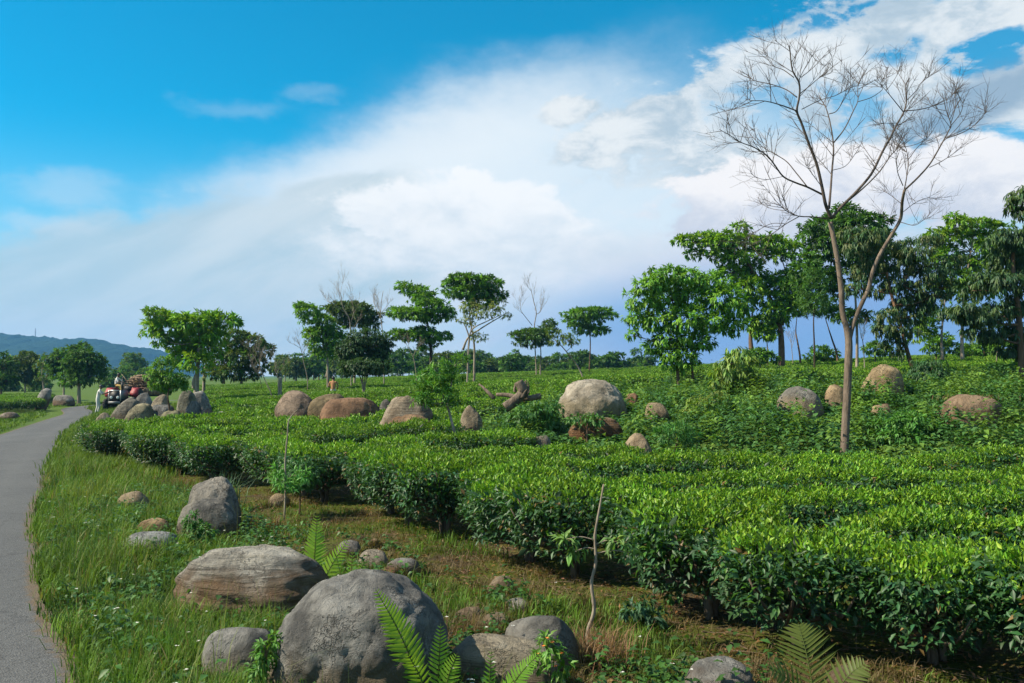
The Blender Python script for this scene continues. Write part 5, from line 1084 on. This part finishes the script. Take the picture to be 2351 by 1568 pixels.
# ------------------------------------------------------------------ ferns
def leaflet_mesh():
    b = MB(); n = 5; xs = np.array([0, .12, .4, .75, 1.0]); wv = np.array([.05, .11, .10, .065, 0]); V = []
    for i in range(n): V += [(xs[i], wv[i], -.10*xs[i]**2+.02), (xs[i], 0, -.10*xs[i]**2), (xs[i], -wv[i], -.10*xs[i]**2+.02)]
    F = []
    for i in range(n - 1): F += [(i*3, i*3+1, i*3+4, i*3+3), (i*3+1, i*3+2, i*3+5, i*3+4)]
    b.add(V, F); return b
def fern_leaflet(col):
    b = leaflet_mesh(); b.C = [np.broadcast_to(np.array(col), (len(b.V[0]), 3))]; return b.mesh('leaflet', M_FERN, True)
LF = [fern_leaflet((.25, .42, .045)), fern_leaflet((.17, .34, .035)), fern_leaflet((.11, .145, .03))]
def fern(label, px, py, Y, fronds, kind=0):
    p = hit(px, py) if Y is None else at(px, py, Y)
    p.z = g1(p.x, p.y) - .01
    root = empty('fern', p, label, 'fern', 'ferns among the rocks')
    for tip_px, dY, width, face, npair, sag in fronds:
        tip = at(tip_px[0], tip_px[1], p.y + dY) - p; base = Vector((0, 0, 0))
        mid = tip * .55 + Vector((0, 0, sag)); q = catmull([base, mid, tip], 14); n = len(q)
        b = MB(); b.tube(q, np.linspace(.005, .0015, n), 5, (.10, .14, .03)); fr = b.obj('frond', M_FERN, root)
        T = np.gradient(q, axis=0); T /= np.linalg.norm(T, axis=1)[:, None]; F = np.array(face, float); F /= np.linalg.norm(F)
        for k in range(npair):
            f = .14 + .86 * k / npair; i = f * (n - 1); i0 = int(i); c = q[i0] + (q[min(i0+1, n-1)] - q[i0]) * (i - i0); t = T[i0]
            S = np.cross(t, F); S /= np.linalg.norm(S); N = np.cross(S, t)
            L = width / 2 * (math.sin(min(1, (f - .1) * 2.6) * math.pi / 2)) * (1 - max(0, f - .3) / .7) ** .75 + .012
            for sg in (1, -1):
                d = S * sg * .85 + t * .5 + rvec(1)[0] * .06; d /= np.linalg.norm(d); yv = np.cross(N, d); yv /= np.linalg.norm(yv); zv = np.cross(d, yv)
                wy = min(L * 1.1, np.linalg.norm(tip) / npair * (2.4 if kind == 2 else 3.6))
                o = link('leaflet', LF[kind], fr); M = Matrix(((d[0]*L, yv[0]*wy, zv[0]*L, c[0]), (d[1]*L, yv[1]*wy, zv[1]*L, c[1]), (d[2]*L, yv[2]*wy, zv[2]*L, c[2]), (0, 0, 0, 1)))
                o.matrix_local = M
fern('bright green fern arching in front of the largest boulder', 1003, 1545, 4.75, [((862, 1352), -.12, .24, (.25, -1, .35), 26, .05), ((1012, 1432), -.05, .16, (.1, -1, .3), 18, .02), ((1050, 1500), -.1, .16, (0, -1, .5), 14, .04), ((935, 1500), -.15, .14, (0, -1, .5), 13, .04)])
fern('upright yellow-green fern frond behind the long layered boulder', 716, 1325, 7.2, [((728, 1180), .02, .27, (0, -1, .2), 22, .0), ((800, 1238), -.05, .22, (0, -1, .4), 15, .03), ((690, 1262), .05, .16, (0, -1, .3), 12, .03)])
fern('low fern fronds at the bottom edge under the sloping grey boulder', 1118, 1585, 4.7, [((1128, 1490), .0, .10, (0, -1, .2), 14, 0), ((1240, 1498), -.05, .15, (0, -.8, .6), 20, .04), ((1180, 1560), -.15, .12, (0, -.8, .6), 12, .03)], 1)
fern('large dull fern spreading at the bottom edge under the right tea', 1880, 1610, 4.75, [((1832, 1430), .25, .50, (0, -.8, .6), 17, .06), ((1990, 1520), .0, .30, (0, -.6, .8), 12, .06), ((1760, 1530), -.1, .28, (0, -.6, .8), 11, .06)], 2)
fern('small fern clump among stones right of the upright fern', 800, 1320, 7.0, [((770, 1270), 0, .12, (0, -1, .3), 12, .02), ((835, 1290), 0, .13, (0, -1, .4), 12, .03), ((810, 1262), .1, .12, (0, -1, .3), 12, .01)], 1)

# ------------------------------------------------------------------ thin saplings and little plants
def sapling(label, line, Y, r, leaves_, col, name='sapling', m=None, style='broad', lsc=.5):
    P = [at(*p, Y) for p in line]; P[0].z = min(P[0].z, g1(P[0].x, P[0].y)) - .03
    root = empty(name, P[0], label, 'sapling')
    b = MB(); q = catmull(P, 6); b.tube(q, np.linspace(r, r * .4, len(q)) * (1 + .12 * rng.standard_normal(len(q))), 7); part(b, 'stem', m or M_BARKP, root, True)
    for (px, py, rx, ry) in leaves_:
        c = np.array(at(px, py, Y)); k = int(np.linalg.norm(q - c, axis=1).argmin()); b = MB()
        tw = catmull([q[k], (q[k] + c) / 2 + np.array([0, 0, .02]), c], 4); b.tube(tw, np.linspace(r * .35, r * .15, len(tw)), 4); part(b, 'twig', m or M_BARKP, root, True)
        b = MB(); wpp = Y / FPX; crown_fill(b, [(c, np.array([rx * wpp, rx * wpp, ry * wpp]))], style, col, None, lsc); part(b, 'leaf_spray', M_LEAF, root)
sapling('thin bare grey sapling stem standing before the tea in the centre foreground', [(1352, 1490), (1350, 1450), (1364, 1400), (1358, 1340), (1368, 1290), (1366, 1230), (1376, 1170), (1386, 1112)], 6.0, .016, [(1300, 1238, 18, 11), (1318, 1268, 12, 9), (1420, 1245, 20, 11), (1448, 1270, 14, 10)], (.10, .19, .045), 'sapling', M_BARKP, 'broad', .42)
sapling('thin curved sapling with feathery leaves before the tea on the left', [(652, 1195), (656, 1120), (655, 1060), (660, 1000), (662, 970), (670, 954), (684, 940)], 11.2, .014, [(636, 1100, 26, 16), (665, 1112, 24, 14), (690, 1092, 22, 14), (640, 1078, 14, 8)], (.085, .22, .04), 'sapling', M_BARKP, 'feather', .8)
sapling('young leafy tea plant by the sandy stone with three thin stems', [(688, 1150), (690, 1120), (694, 1090)], 11.6, .012, [(690, 1085, 40, 26), (672, 1102, 22, 16), (712, 1100, 22, 16)], (.035, .095, .03), 'tea_seedling', M_BARK, 'broad', .38)
sapling('small broken tea stem sprouting few leaves right of the thin sapling', [(1502, 1385), (1500, 1350), (1492, 1310)], 7.2, .012, [(1490, 1292, 26, 18), (1520, 1300, 18, 14), (1545, 1360, 22, 14)], (.04, .11, .03), 'tea_seedling', M_BARK, 'broad', .42)
sapling('low blue-green seedling on the soil below the tea on the right', [(1478, 1435), (1480, 1420), (1476, 1395)], 6.5, .006, [(1462, 1400, 26, 14), (1500, 1415, 26, 14), (1475, 1382, 18, 10)], (.045, .105, .05), 'seedling', M_BARK, 'broad', .38)
sapling('weedy stem with orange blossoms beside the sloping grey boulder', [(1262, 1560), (1262, 1510), (1258, 1470)], 4.9, .006, [(1258, 1490, 24, 28), (1285, 1525, 24, 20), (1235, 1520, 20, 18)], (.08, .17, .025), 'flowering_weed', M_BARK, 'broad', .28)
sapling('dark leafy weed growing up the left face of the twin boulder', [(445, 1245), (448, 1200), (440, 1160)], 9.3, .005, [(450, 1215, 22, 18), (470, 1222, 24, 16), (440, 1195, 14, 18)], (.05, .13, .025), 'leafy_weed', M_BARK, 'broad', .3)
sapling('leafy weed climbing between the largest boulder and its left neighbour', [(612, 1570), (612, 1520), (606, 1480)], 4.8, .005, [(608, 1500, 22, 30), (598, 1540, 22, 26), (628, 1470, 14, 18)], (.065, .15, .022), 'leafy_weed', M_BARK, 'broad', .26)
bloom = plain('orange_petal', (.75, .22, .03))
for (px, py) in [(1256, 1466), (1268, 1474), (1248, 1484), (1290, 1500), (1236, 1502), (1275, 1530)]:
    p = at(px, py, 4.85); b = MB(); a = rng.uniform(0, 6.28, 9)
    b.leaves(np.zeros((9, 3)), np.c_[np.cos(a), np.sin(a), rng.uniform(.1, .8, 9)], np.tile([0, 0, 1.], (9, 1)), .013, .010, (.75, .22, .03))
    o = b.obj('blossom', bloom); r0 = [q for q in bpy.data.objects if q.name.startswith('flowering_weed')][0]; o.parent = r0; o.location = p - r0.location

# ------------------------------------------------------------------ tractor, trailer, firewood
def cyl(b, c, ax, r, w, n=20, col=None):
    ax = np.array(ax, float); c = np.array(c, float); b.tube([c - ax * w / 2, c - ax * w * .45, c + ax * w * .45, c + ax * w / 2], [r * .93, r, r, r * .93], n, col)
M_RED = plain('red_paint', (.30, .018, .025), .6, 0, .5, 5.0); M_TYRE = plain('tyre_rubber', (.025, .024, .023), .85); M_GRY = plain('tractor_grey', (.16, .165, .17), .5)
M_SIL = plain('steel_frame', (.45, .45, .44), .4, .4); M_BLK = plain('black_iron', (.02, .02, .02), .6); M_RIM = plain('rim_pale', (.5, .47, .42), .5); M_WHT = plain('lamp_glass', (.75, .75, .72), .15)
M_WOOD = bark_mat('firewood', (.36, .26, .17), (.14, .095, .06), 7.0)
TP = at(275, 941, 55); TP.z = g1(TP.x, TP.y)
T0 = Vector((TP.x, TP.y, TP.z))
def tractor():
    root = empty('tractor', T0, 'red and grey tractor with dark grille parked facing the camera behind boulders', 'tractor'); root.rotation_euler = (0, 0, R(6))
    def P(f, name, m, par=root, smooth=False):
        b = MB(); f(b); return b.obj(name, m, par, smooth)
    P(lambda b: (b.box((0, -.15, .95), (.62, 1.5, .52)), b.box((0, -.1, 1.23), (.52, 1.36, .06))), 'hood', M_GRY)
    g = P(lambda b: b.box((0, -.925, .93), (.56, .05, .56)), 'grille', M_BLK)
    P(lambda b: (b.box((-.36, -.95, .92), (.06, .06, .66)), b.box((.36, -.95, .92), (.06, .06, .66)), b.box((0, -.95, 1.255), (.72, .06, .06))), 'grille_frame', M_SIL, g)
    for s in (-1, 1):
        P(lambda b: cyl(b, (s * .2, -.985, .82), (0, 1, 0), .085, .07), 'headlight', M_WHT)
        b = MB(); n = 12; V = []
        for i in range(n + 1):
            a = math.pi * (.20 + .52 * i / n)
            for xx in (.55, 1.02):
                for r_ in (.80, .835): V.append((s * xx, 1.0 - math.cos(a) * r_, .68 + min(math.sin(a), .86) * r_))
        F = []
        for i in range(n):
            o = i * 4
            F += [(o, o+4, o+6, o+2), (o+1, o+3, o+7, o+5), (o, o+1, o+5, o+4), (o+2, o+6, o+7, o+3)]
        b.add(V, F); b.add([(s*.55,.3,1.0),(s*.55,1.7,1.0),(s*.55,1.6,1.3),(s*.55,1.0,1.5),(s*.55,.4,1.3)], [(0,1,2),(0,2,3),(0,3,4)]); b.box((s * .78, .27, 1.0), (.5, .04, .34)); fe = b.obj('mudguard', M_RED, root)
        w_ = empty('rear_wheel', (s * .80, 1.0, .68)); w_.parent = root
        def tyre(b, r, wd, n):
            cyl(b, (0, 0, 0), (1, 0, 0), r, wd, 28)
            for k in range(n):
                a = 2 * math.pi * k / n
                for q in (-1, 1): b.box((q * wd * .22, math.cos(a + q * .08) * r, math.sin(a + q * .08) * r), (wd * .4, .05, .05))
        P(lambda b: tyre(b, .66, .36, 18), 'tyre', M_TYRE, w_); P(lambda b: cyl(b, (s * .02, 0, 0), (1, 0, 0), .36, .37, 20), 'rim', M_RIM, w_)
        w2 = empty('front_wheel', (s * .62, -.70, .36)); w2.parent = root
        P(lambda b: tyre(b, .35, .18, 14), 'tyre', M_TYRE, w2); P(lambda b: cyl(b, (s * .01, 0, 0), (1, 0, 0), .19, .19, 16), 'rim', M_RIM, w2)
    P(lambda b: (b.box((0, .6, .55), (.4, 1.6, .3)), b.box((0, -.7, .42), (1.2, .12, .12)), b.box((0, 1.0, .68), (1.4, .2, .2))), 'chassis', M_BLK)
    P(lambda b: (b.tube([(.25, -.35, 1.2), (.25, -.35, 2.0)], [.035, .035], 8), b.tube([(.25, -.35, 2.0), (.25, -.30, 2.1)], [.03, .03], 8), b.tube([(.25, -.35, 1.4), (.25, -.35, 1.75)], [.06, .06], 10)), 'exhaust_pipe', M_BLK)
    P(lambda b: (b.box((0, 1.25, 1.12), (.5, .45, .1)), b.box((0, 1.48, 1.32), (.5, .08, .35))), 'seat', M_BLK)
    def wheel(b):
        a = np.linspace(0, 2 * math.pi, 21); b.tube([(math.cos(t) * .19, .75 + math.sin(t) * .12, 1.5 + math.sin(t) * .15) for t in a], .016, 6, cap=False); b.tube([(0, .55, 1.2), (0, .75, 1.5)], .02, 6); b.tube([(-.19, .75, 1.5), (.19, .75, 1.5)], .012, 5)
    P(wheel, 'steering_wheel', M_BLK)
    P(lambda b: b.box((0, -1.02, .5), (.7, .1, .14)), 'bumper', M_GRY)
    # trailer
    tr = empty('trailer', T0 + Vector((.15, 4.0, 0)), 'flat farm trailer hitched behind the tractor under firewood', 'trailer'); tr.rotation_euler = (0, 0, R(3))
    P(lambda b: b.box((0, 0, .85), (2.0, 3.0, .1)), 'bed', M_BLK, tr); P(lambda b: (b.box((0, -1.53, 1.15), (2.0, .05, .5))), 'front_board', M_WOOD, tr)
    for s in (-1, 1):
        P(lambda b: b.box((s * 1.03, 0, 1.15), (.05, 3.0, .5)), 'side_board', M_WOOD, tr)
        ww = empty('wheel', (s * .85, .2, .42)); ww.parent = tr
        P(lambda b: cyl(b, (0, 0, 0), (1, 0, 0), .42, .22), 'tyre', M_TYRE, ww); P(lambda b: cyl(b, (s * .01, 0, 0), (1, 0, 0), .22, .23), 'rim', M_RIM, ww)
    P(lambda b: b.tube([(0, -1.5, .7), (0, -2.3, .55)], .05, 6), 'drawbar', M_BLK, tr)
    b = MB()
    for k in range(420):
        c = np.array([rng.uniform(-.95, .95), rng.uniform(-1.3, 1.3), 0]); c[2] = .95 + rng.random() * 1.30 * (1 - .22 * abs(c[0]))
        a = rng.normal(0, .5) + (0 if rng.random() < .65 else 1.57); d = np.array([math.cos(a), math.sin(a), rng.normal(0, .14)]); L = rng.uniform(.5, 1.5)
        if abs(c[0]) + abs(d[0]) * L / 2 > 1.35: L *= .55
        r = rng.uniform(.015, .05); b.tube([c - d * L / 2, c + rvec(1)[0] * .05, c + d * L / 2], [r, r * .9, r * .7], 6)
    for q in [(-.9, -1.3, 1.5, -.7, 0, .55), (-.8, -1.2, 1.6, -.6, .1, .7), (.9, -1.2, 1.7, .1, 0, .5), (-1.0, -1.2, 1.0, -.5, -.2, .15), (-1.1, -1.3, 1.1, -.6, -.1, .3), (-1.0, -1.1, 1.2, -.55, -.1, .05), (.3, -1.3, 1.8, .3, 0, .25)]:
        b.tube([q[:3], np.array(q[:3]) + q[3:]], [.03, .015], 5)
    fw = b.obj('firewood_load', M_WOOD, None, True, T0 + Vector((.15, 4.0, .0))); tag(fw, 'tangled heap of cut firewood branches piled on the trailer', 'firewood', kind='stuff')
tractor()

# ------------------------------------------------------------------ people
M_SKIN = plain('skin', (.13, .07, .042), .55, 0, .1); M_CLOTH = plain('white_cloth', (.62, .60, .56), .9, 0, .15); M_HAIR = plain('hair', (.012, .01, .009), .5); M_ORG = plain('tan_cloth', (.42, .20, .085), .9, 0, .2); M_YEL = plain('ochre_cloth', (.42, .28, .09), .9, 0, .2)
M_EYE = plain('eye', (.05, .045, .04), .2)
def person(label, loc, rz, J, top, bottom, sleeves=True, legs_cloth=True):
    """J: joint -> local position; one continuous skinned body, clothing told apart by face material"""
    names, pos, rad, edges, reg = [], [], [], [], []
    def v(n, p, r): names.append(n); pos.append(Vector(p)); rad.append(r); return len(pos) - 1
    def e(a, c, g): edges.append((a, c)); reg.append(g)
    pel = v('pelvis', J['pelvis'], .135); bel = v('belly', Vector(J['pelvis']).lerp(Vector(J['chest']), .5), .12); ch = v('chest', J['chest'], .14); nk = v('neck', J['neck'], .052); hd = v('head', J['head'], .085); ht = v('crown', J['crown'], .07)
    e(pel, bel, 1); e(bel, ch, 1); e(ch, nk, 1); e(nk, hd, 0); e(hd, ht, 0)
    fwd = Vector(J.get('face', (0, -1, 0))).normalized(); side = fwd.cross(Vector((0, 0, 1))).normalized()
    ns = v('nose', pos[hd] + fwd * .105 + Vector((0, 0, -.01)), .014); e(hd, ns, 0)
    for s in (-1, 1):
        er = v('ear', pos[hd] + side * s * .10, .016); e(hd, er, 0)
        k = '_l' if s < 0 else '_r'
        sh = v('sh', J['shoulder' + k], .062); el_ = v('el', J['elbow' + k], .043); wr = v('wr', J['wrist' + k], .030)
        hv = (pos[wr] - pos[el_]).normalized(); pm = v('palm', pos[wr] + hv * .06, .034); e(ch, sh, 1); e(sh, el_, 1 if sleeves else 0); e(el_, wr, 0); e(wr, pm, 0)
        lat = hv.cross(Vector((0.1, .3, 1))).normalized(); dn = hv.cross(lat)
        for q, fl in ((-1.5, .060), (-.5, .075), (.5, .080), (1.5, .068)):
            a1 = v('f', pos[pm] + hv * .045 + lat * q * .021, .010); a2 = v('f', pos[a1] + hv * fl * .55 + dn * .015, .009); a3 = v('f', pos[a2] + hv * fl * .4 + dn * .03, .008); e(pm, a1, 0); e(a1, a2, 0); e(a2, a3, 0)
        t1 = v('t', pos[wr] + hv * .04 + lat * -.045, .011); t2 = v('t', pos[t1] + hv * .04 + lat * -.012, .009); e(wr, t1, 0); e(t1, t2, 0)
        hp = v('hip', J['hip' + k], .095); kn = v('knee', J['knee' + k], .062); an = v('ankle', J['ankle' + k], .042); to = v('toe', J['toe' + k], .035)
        e(pel, hp, 2); e(hp, kn, 2); e(kn, an, 2 if legs_cloth else 0); e(an, to, 0)
    me = bpy.data.meshes.new('person'); me.from_pydata([tuple(p) for p in pos], edges, []); o = link('person_tmp', me)
    md = o.modifiers.new('skin', 'SKIN'); md.use_smooth_shade = True
    for i, sv_ in enumerate(me.skin_vertices[0].data): sv_.radius = (rad[i], rad[i]); sv_.use_root = (i == 0)
    o.modifiers.new('sub', 'SUBSURF').render_levels = 1; o.modifiers['sub'].levels = 1
    dg = bpy.context.evaluated_depsgraph_get(); m2 = bpy.data.meshes.new_from_object(o.evaluated_get(dg)); bpy.data.objects.remove(o)
    m2.materials.clear()
    for m in (M_SKIN, top, bottom): m2.materials.append(m)
    A = np.array([pos[a] for a, _ in edges]); B = np.array([pos[c] for _, c in edges]); AB = B - A
    for f in m2.polygons:
        c = np.array(f.center); t = np.clip(((c - A) * AB).sum(1) / (AB * AB).sum(1), 0, 1); dd = np.linalg.norm(c - A - AB * t[:, None], axis=1) - .3 * np.array([min(rad[a], rad[c2]) for a, c2 in edges])
        f.material_index = reg[int(dd.argmin())]; f.use_smooth = True
    po = link('person', m2, None, loc); po.rotation_euler = (0, 0, rz); tag(po, label, 'person', 'people')
    b = MB(); V, F = ico(3); V = V.copy(); hc = np.array(pos[hd].lerp(pos[ht], .55)); cut = V @ np.array(fwd) < .55 - V[:, 2] * -.2
    Vh = V * np.array([.098, .105, .11]); Fk = F[np.all((V @ np.array(fwd) < .45)[F] | (V[:, 2] > .45)[F], axis=1) & np.all((V[:, 2] > -.45)[F], axis=1)]
    b.add(Vh + hc - np.array(fwd) * .012, Fk); b.obj('hair', M_HAIR, po, True)
    for s in (-1, 1):
        b = MB(); V, F = ico(1); b.add(V * .011 + np.array(pos[hd] + fwd * .083 + side * s * .032 + Vector((0, 0, .02))), F); b.obj('eye', M_EYE, po, True)
    return po
wl = at(224, 949, 50); wl.z = g1(wl.x, wl.y)
person('person in white shirt and trousers standing beside the tractor reaching to the load', wl, R(12), dict(pelvis=(0,0,.90), chest=(.06,.02,1.27), neck=(.12,.03,1.46), head=(.16,.03,1.56), crown=(.17,.03,1.66), face=(1,.3,-.2),
  shoulder_l=(.07,.19,1.38), elbow_l=(.27,.24,1.20), wrist_l=(.50,.26,1.30), shoulder_r=(.09,-.17,1.38), elbow_r=(.28,-.2,1.16), wrist_r=(.50,-.06,1.24),
  hip_l=(-.01,.09,.86), knee_l=(.07,.10,.47), ankle_l=(-.02,.11,.09), toe_l=(.15,.12,.035), hip_r=(-.01,-.09,.86), knee_r=(.02,-.10,.47), ankle_r=(-.10,-.10,.09), toe_r=(.07,-.11,.035)), M_CLOTH, M_CLOTH)
dl = T0 + Vector((-.66, .85, 1.46))
person('person in white shirt with dark hair sitting on the tractor mudguard', dl, R(0), dict(pelvis=(0,0,.12), chest=(.06,.0,.46), neck=(.13,-.02,.64), head=(.18,-.03,.74), crown=(.20,-.03,.84), face=(1,-.5,-.3),
  shoulder_l=(.10,.18,.55), elbow_l=(.28,.2,.36), wrist_l=(.52,.06,.30), shoulder_r=(.10,-.18,.55), elbow_r=(.24,-.26,.34), wrist_r=(.46,-.24,.24),
  hip_l=(.06,.09,.09), knee_l=(.46,.02,.10), ankle_l=(.50,-.06,-.32), toe_l=(.60,-.14,-.38), hip_r=(.06,-.09,.09), knee_r=(.42,-.22,.08), ankle_r=(.46,-.28,-.34), toe_r=(.56,-.36,-.40)), M_CLOTH, M_YEL)
wk = at(765, 893, 50); wk.z = g1(wk.x, wk.y); dz_ = at(765, 866, 50).z - wk.z - 1.66
wk.z += max(-.3, min(.6, dz_))
person('person in an orange-tan top seen from behind waist-deep in the tea', wk, 0, dict(pelvis=(0,0,.92), chest=(0,0,1.27), neck=(0,.02,1.46), head=(0,.03,1.57), crown=(0,.03,1.66), face=(0,1,0),
  shoulder_l=(-.19,0,1.40), elbow_l=(-.27,.06,1.14), wrist_l=(-.2,.28,1.06), shoulder_r=(.19,0,1.40), elbow_r=(.27,.06,1.14), wrist_r=(.2,.28,1.06),
  hip_l=(-.09,0,.87), knee_l=(-.1,.03,.47), ankle_l=(-.1,0,.09), toe_l=(-.11,.15,.04), hip_r=(.09,0,.87), knee_r=(.1,.03,.47), ankle_r=(.1,0,.09), toe_r=(.11,.15,.04)), M_ORG, M_CLOTH)

# ------------------------------------------------------------------ haze: a closed box of pale air round everything
def haze():
    b = MB(); b.box((-100, 1090, 65), (3200, 2480, 140)); m, t = mat('pale_air')
    vol = t.new('ShaderNodeVolumePrincipled', {'Color': (.18, .50, .95), 'Density': .00024, 'Anisotropy': .15})
    t.l.new(vol.outputs[0], t.new('ShaderNodeOutputMaterial').inputs['Volume'])
    tag(b.obj('haze', m), 'pale blue air thickening towards the far hill', 'haze', kind='stuff')
haze()
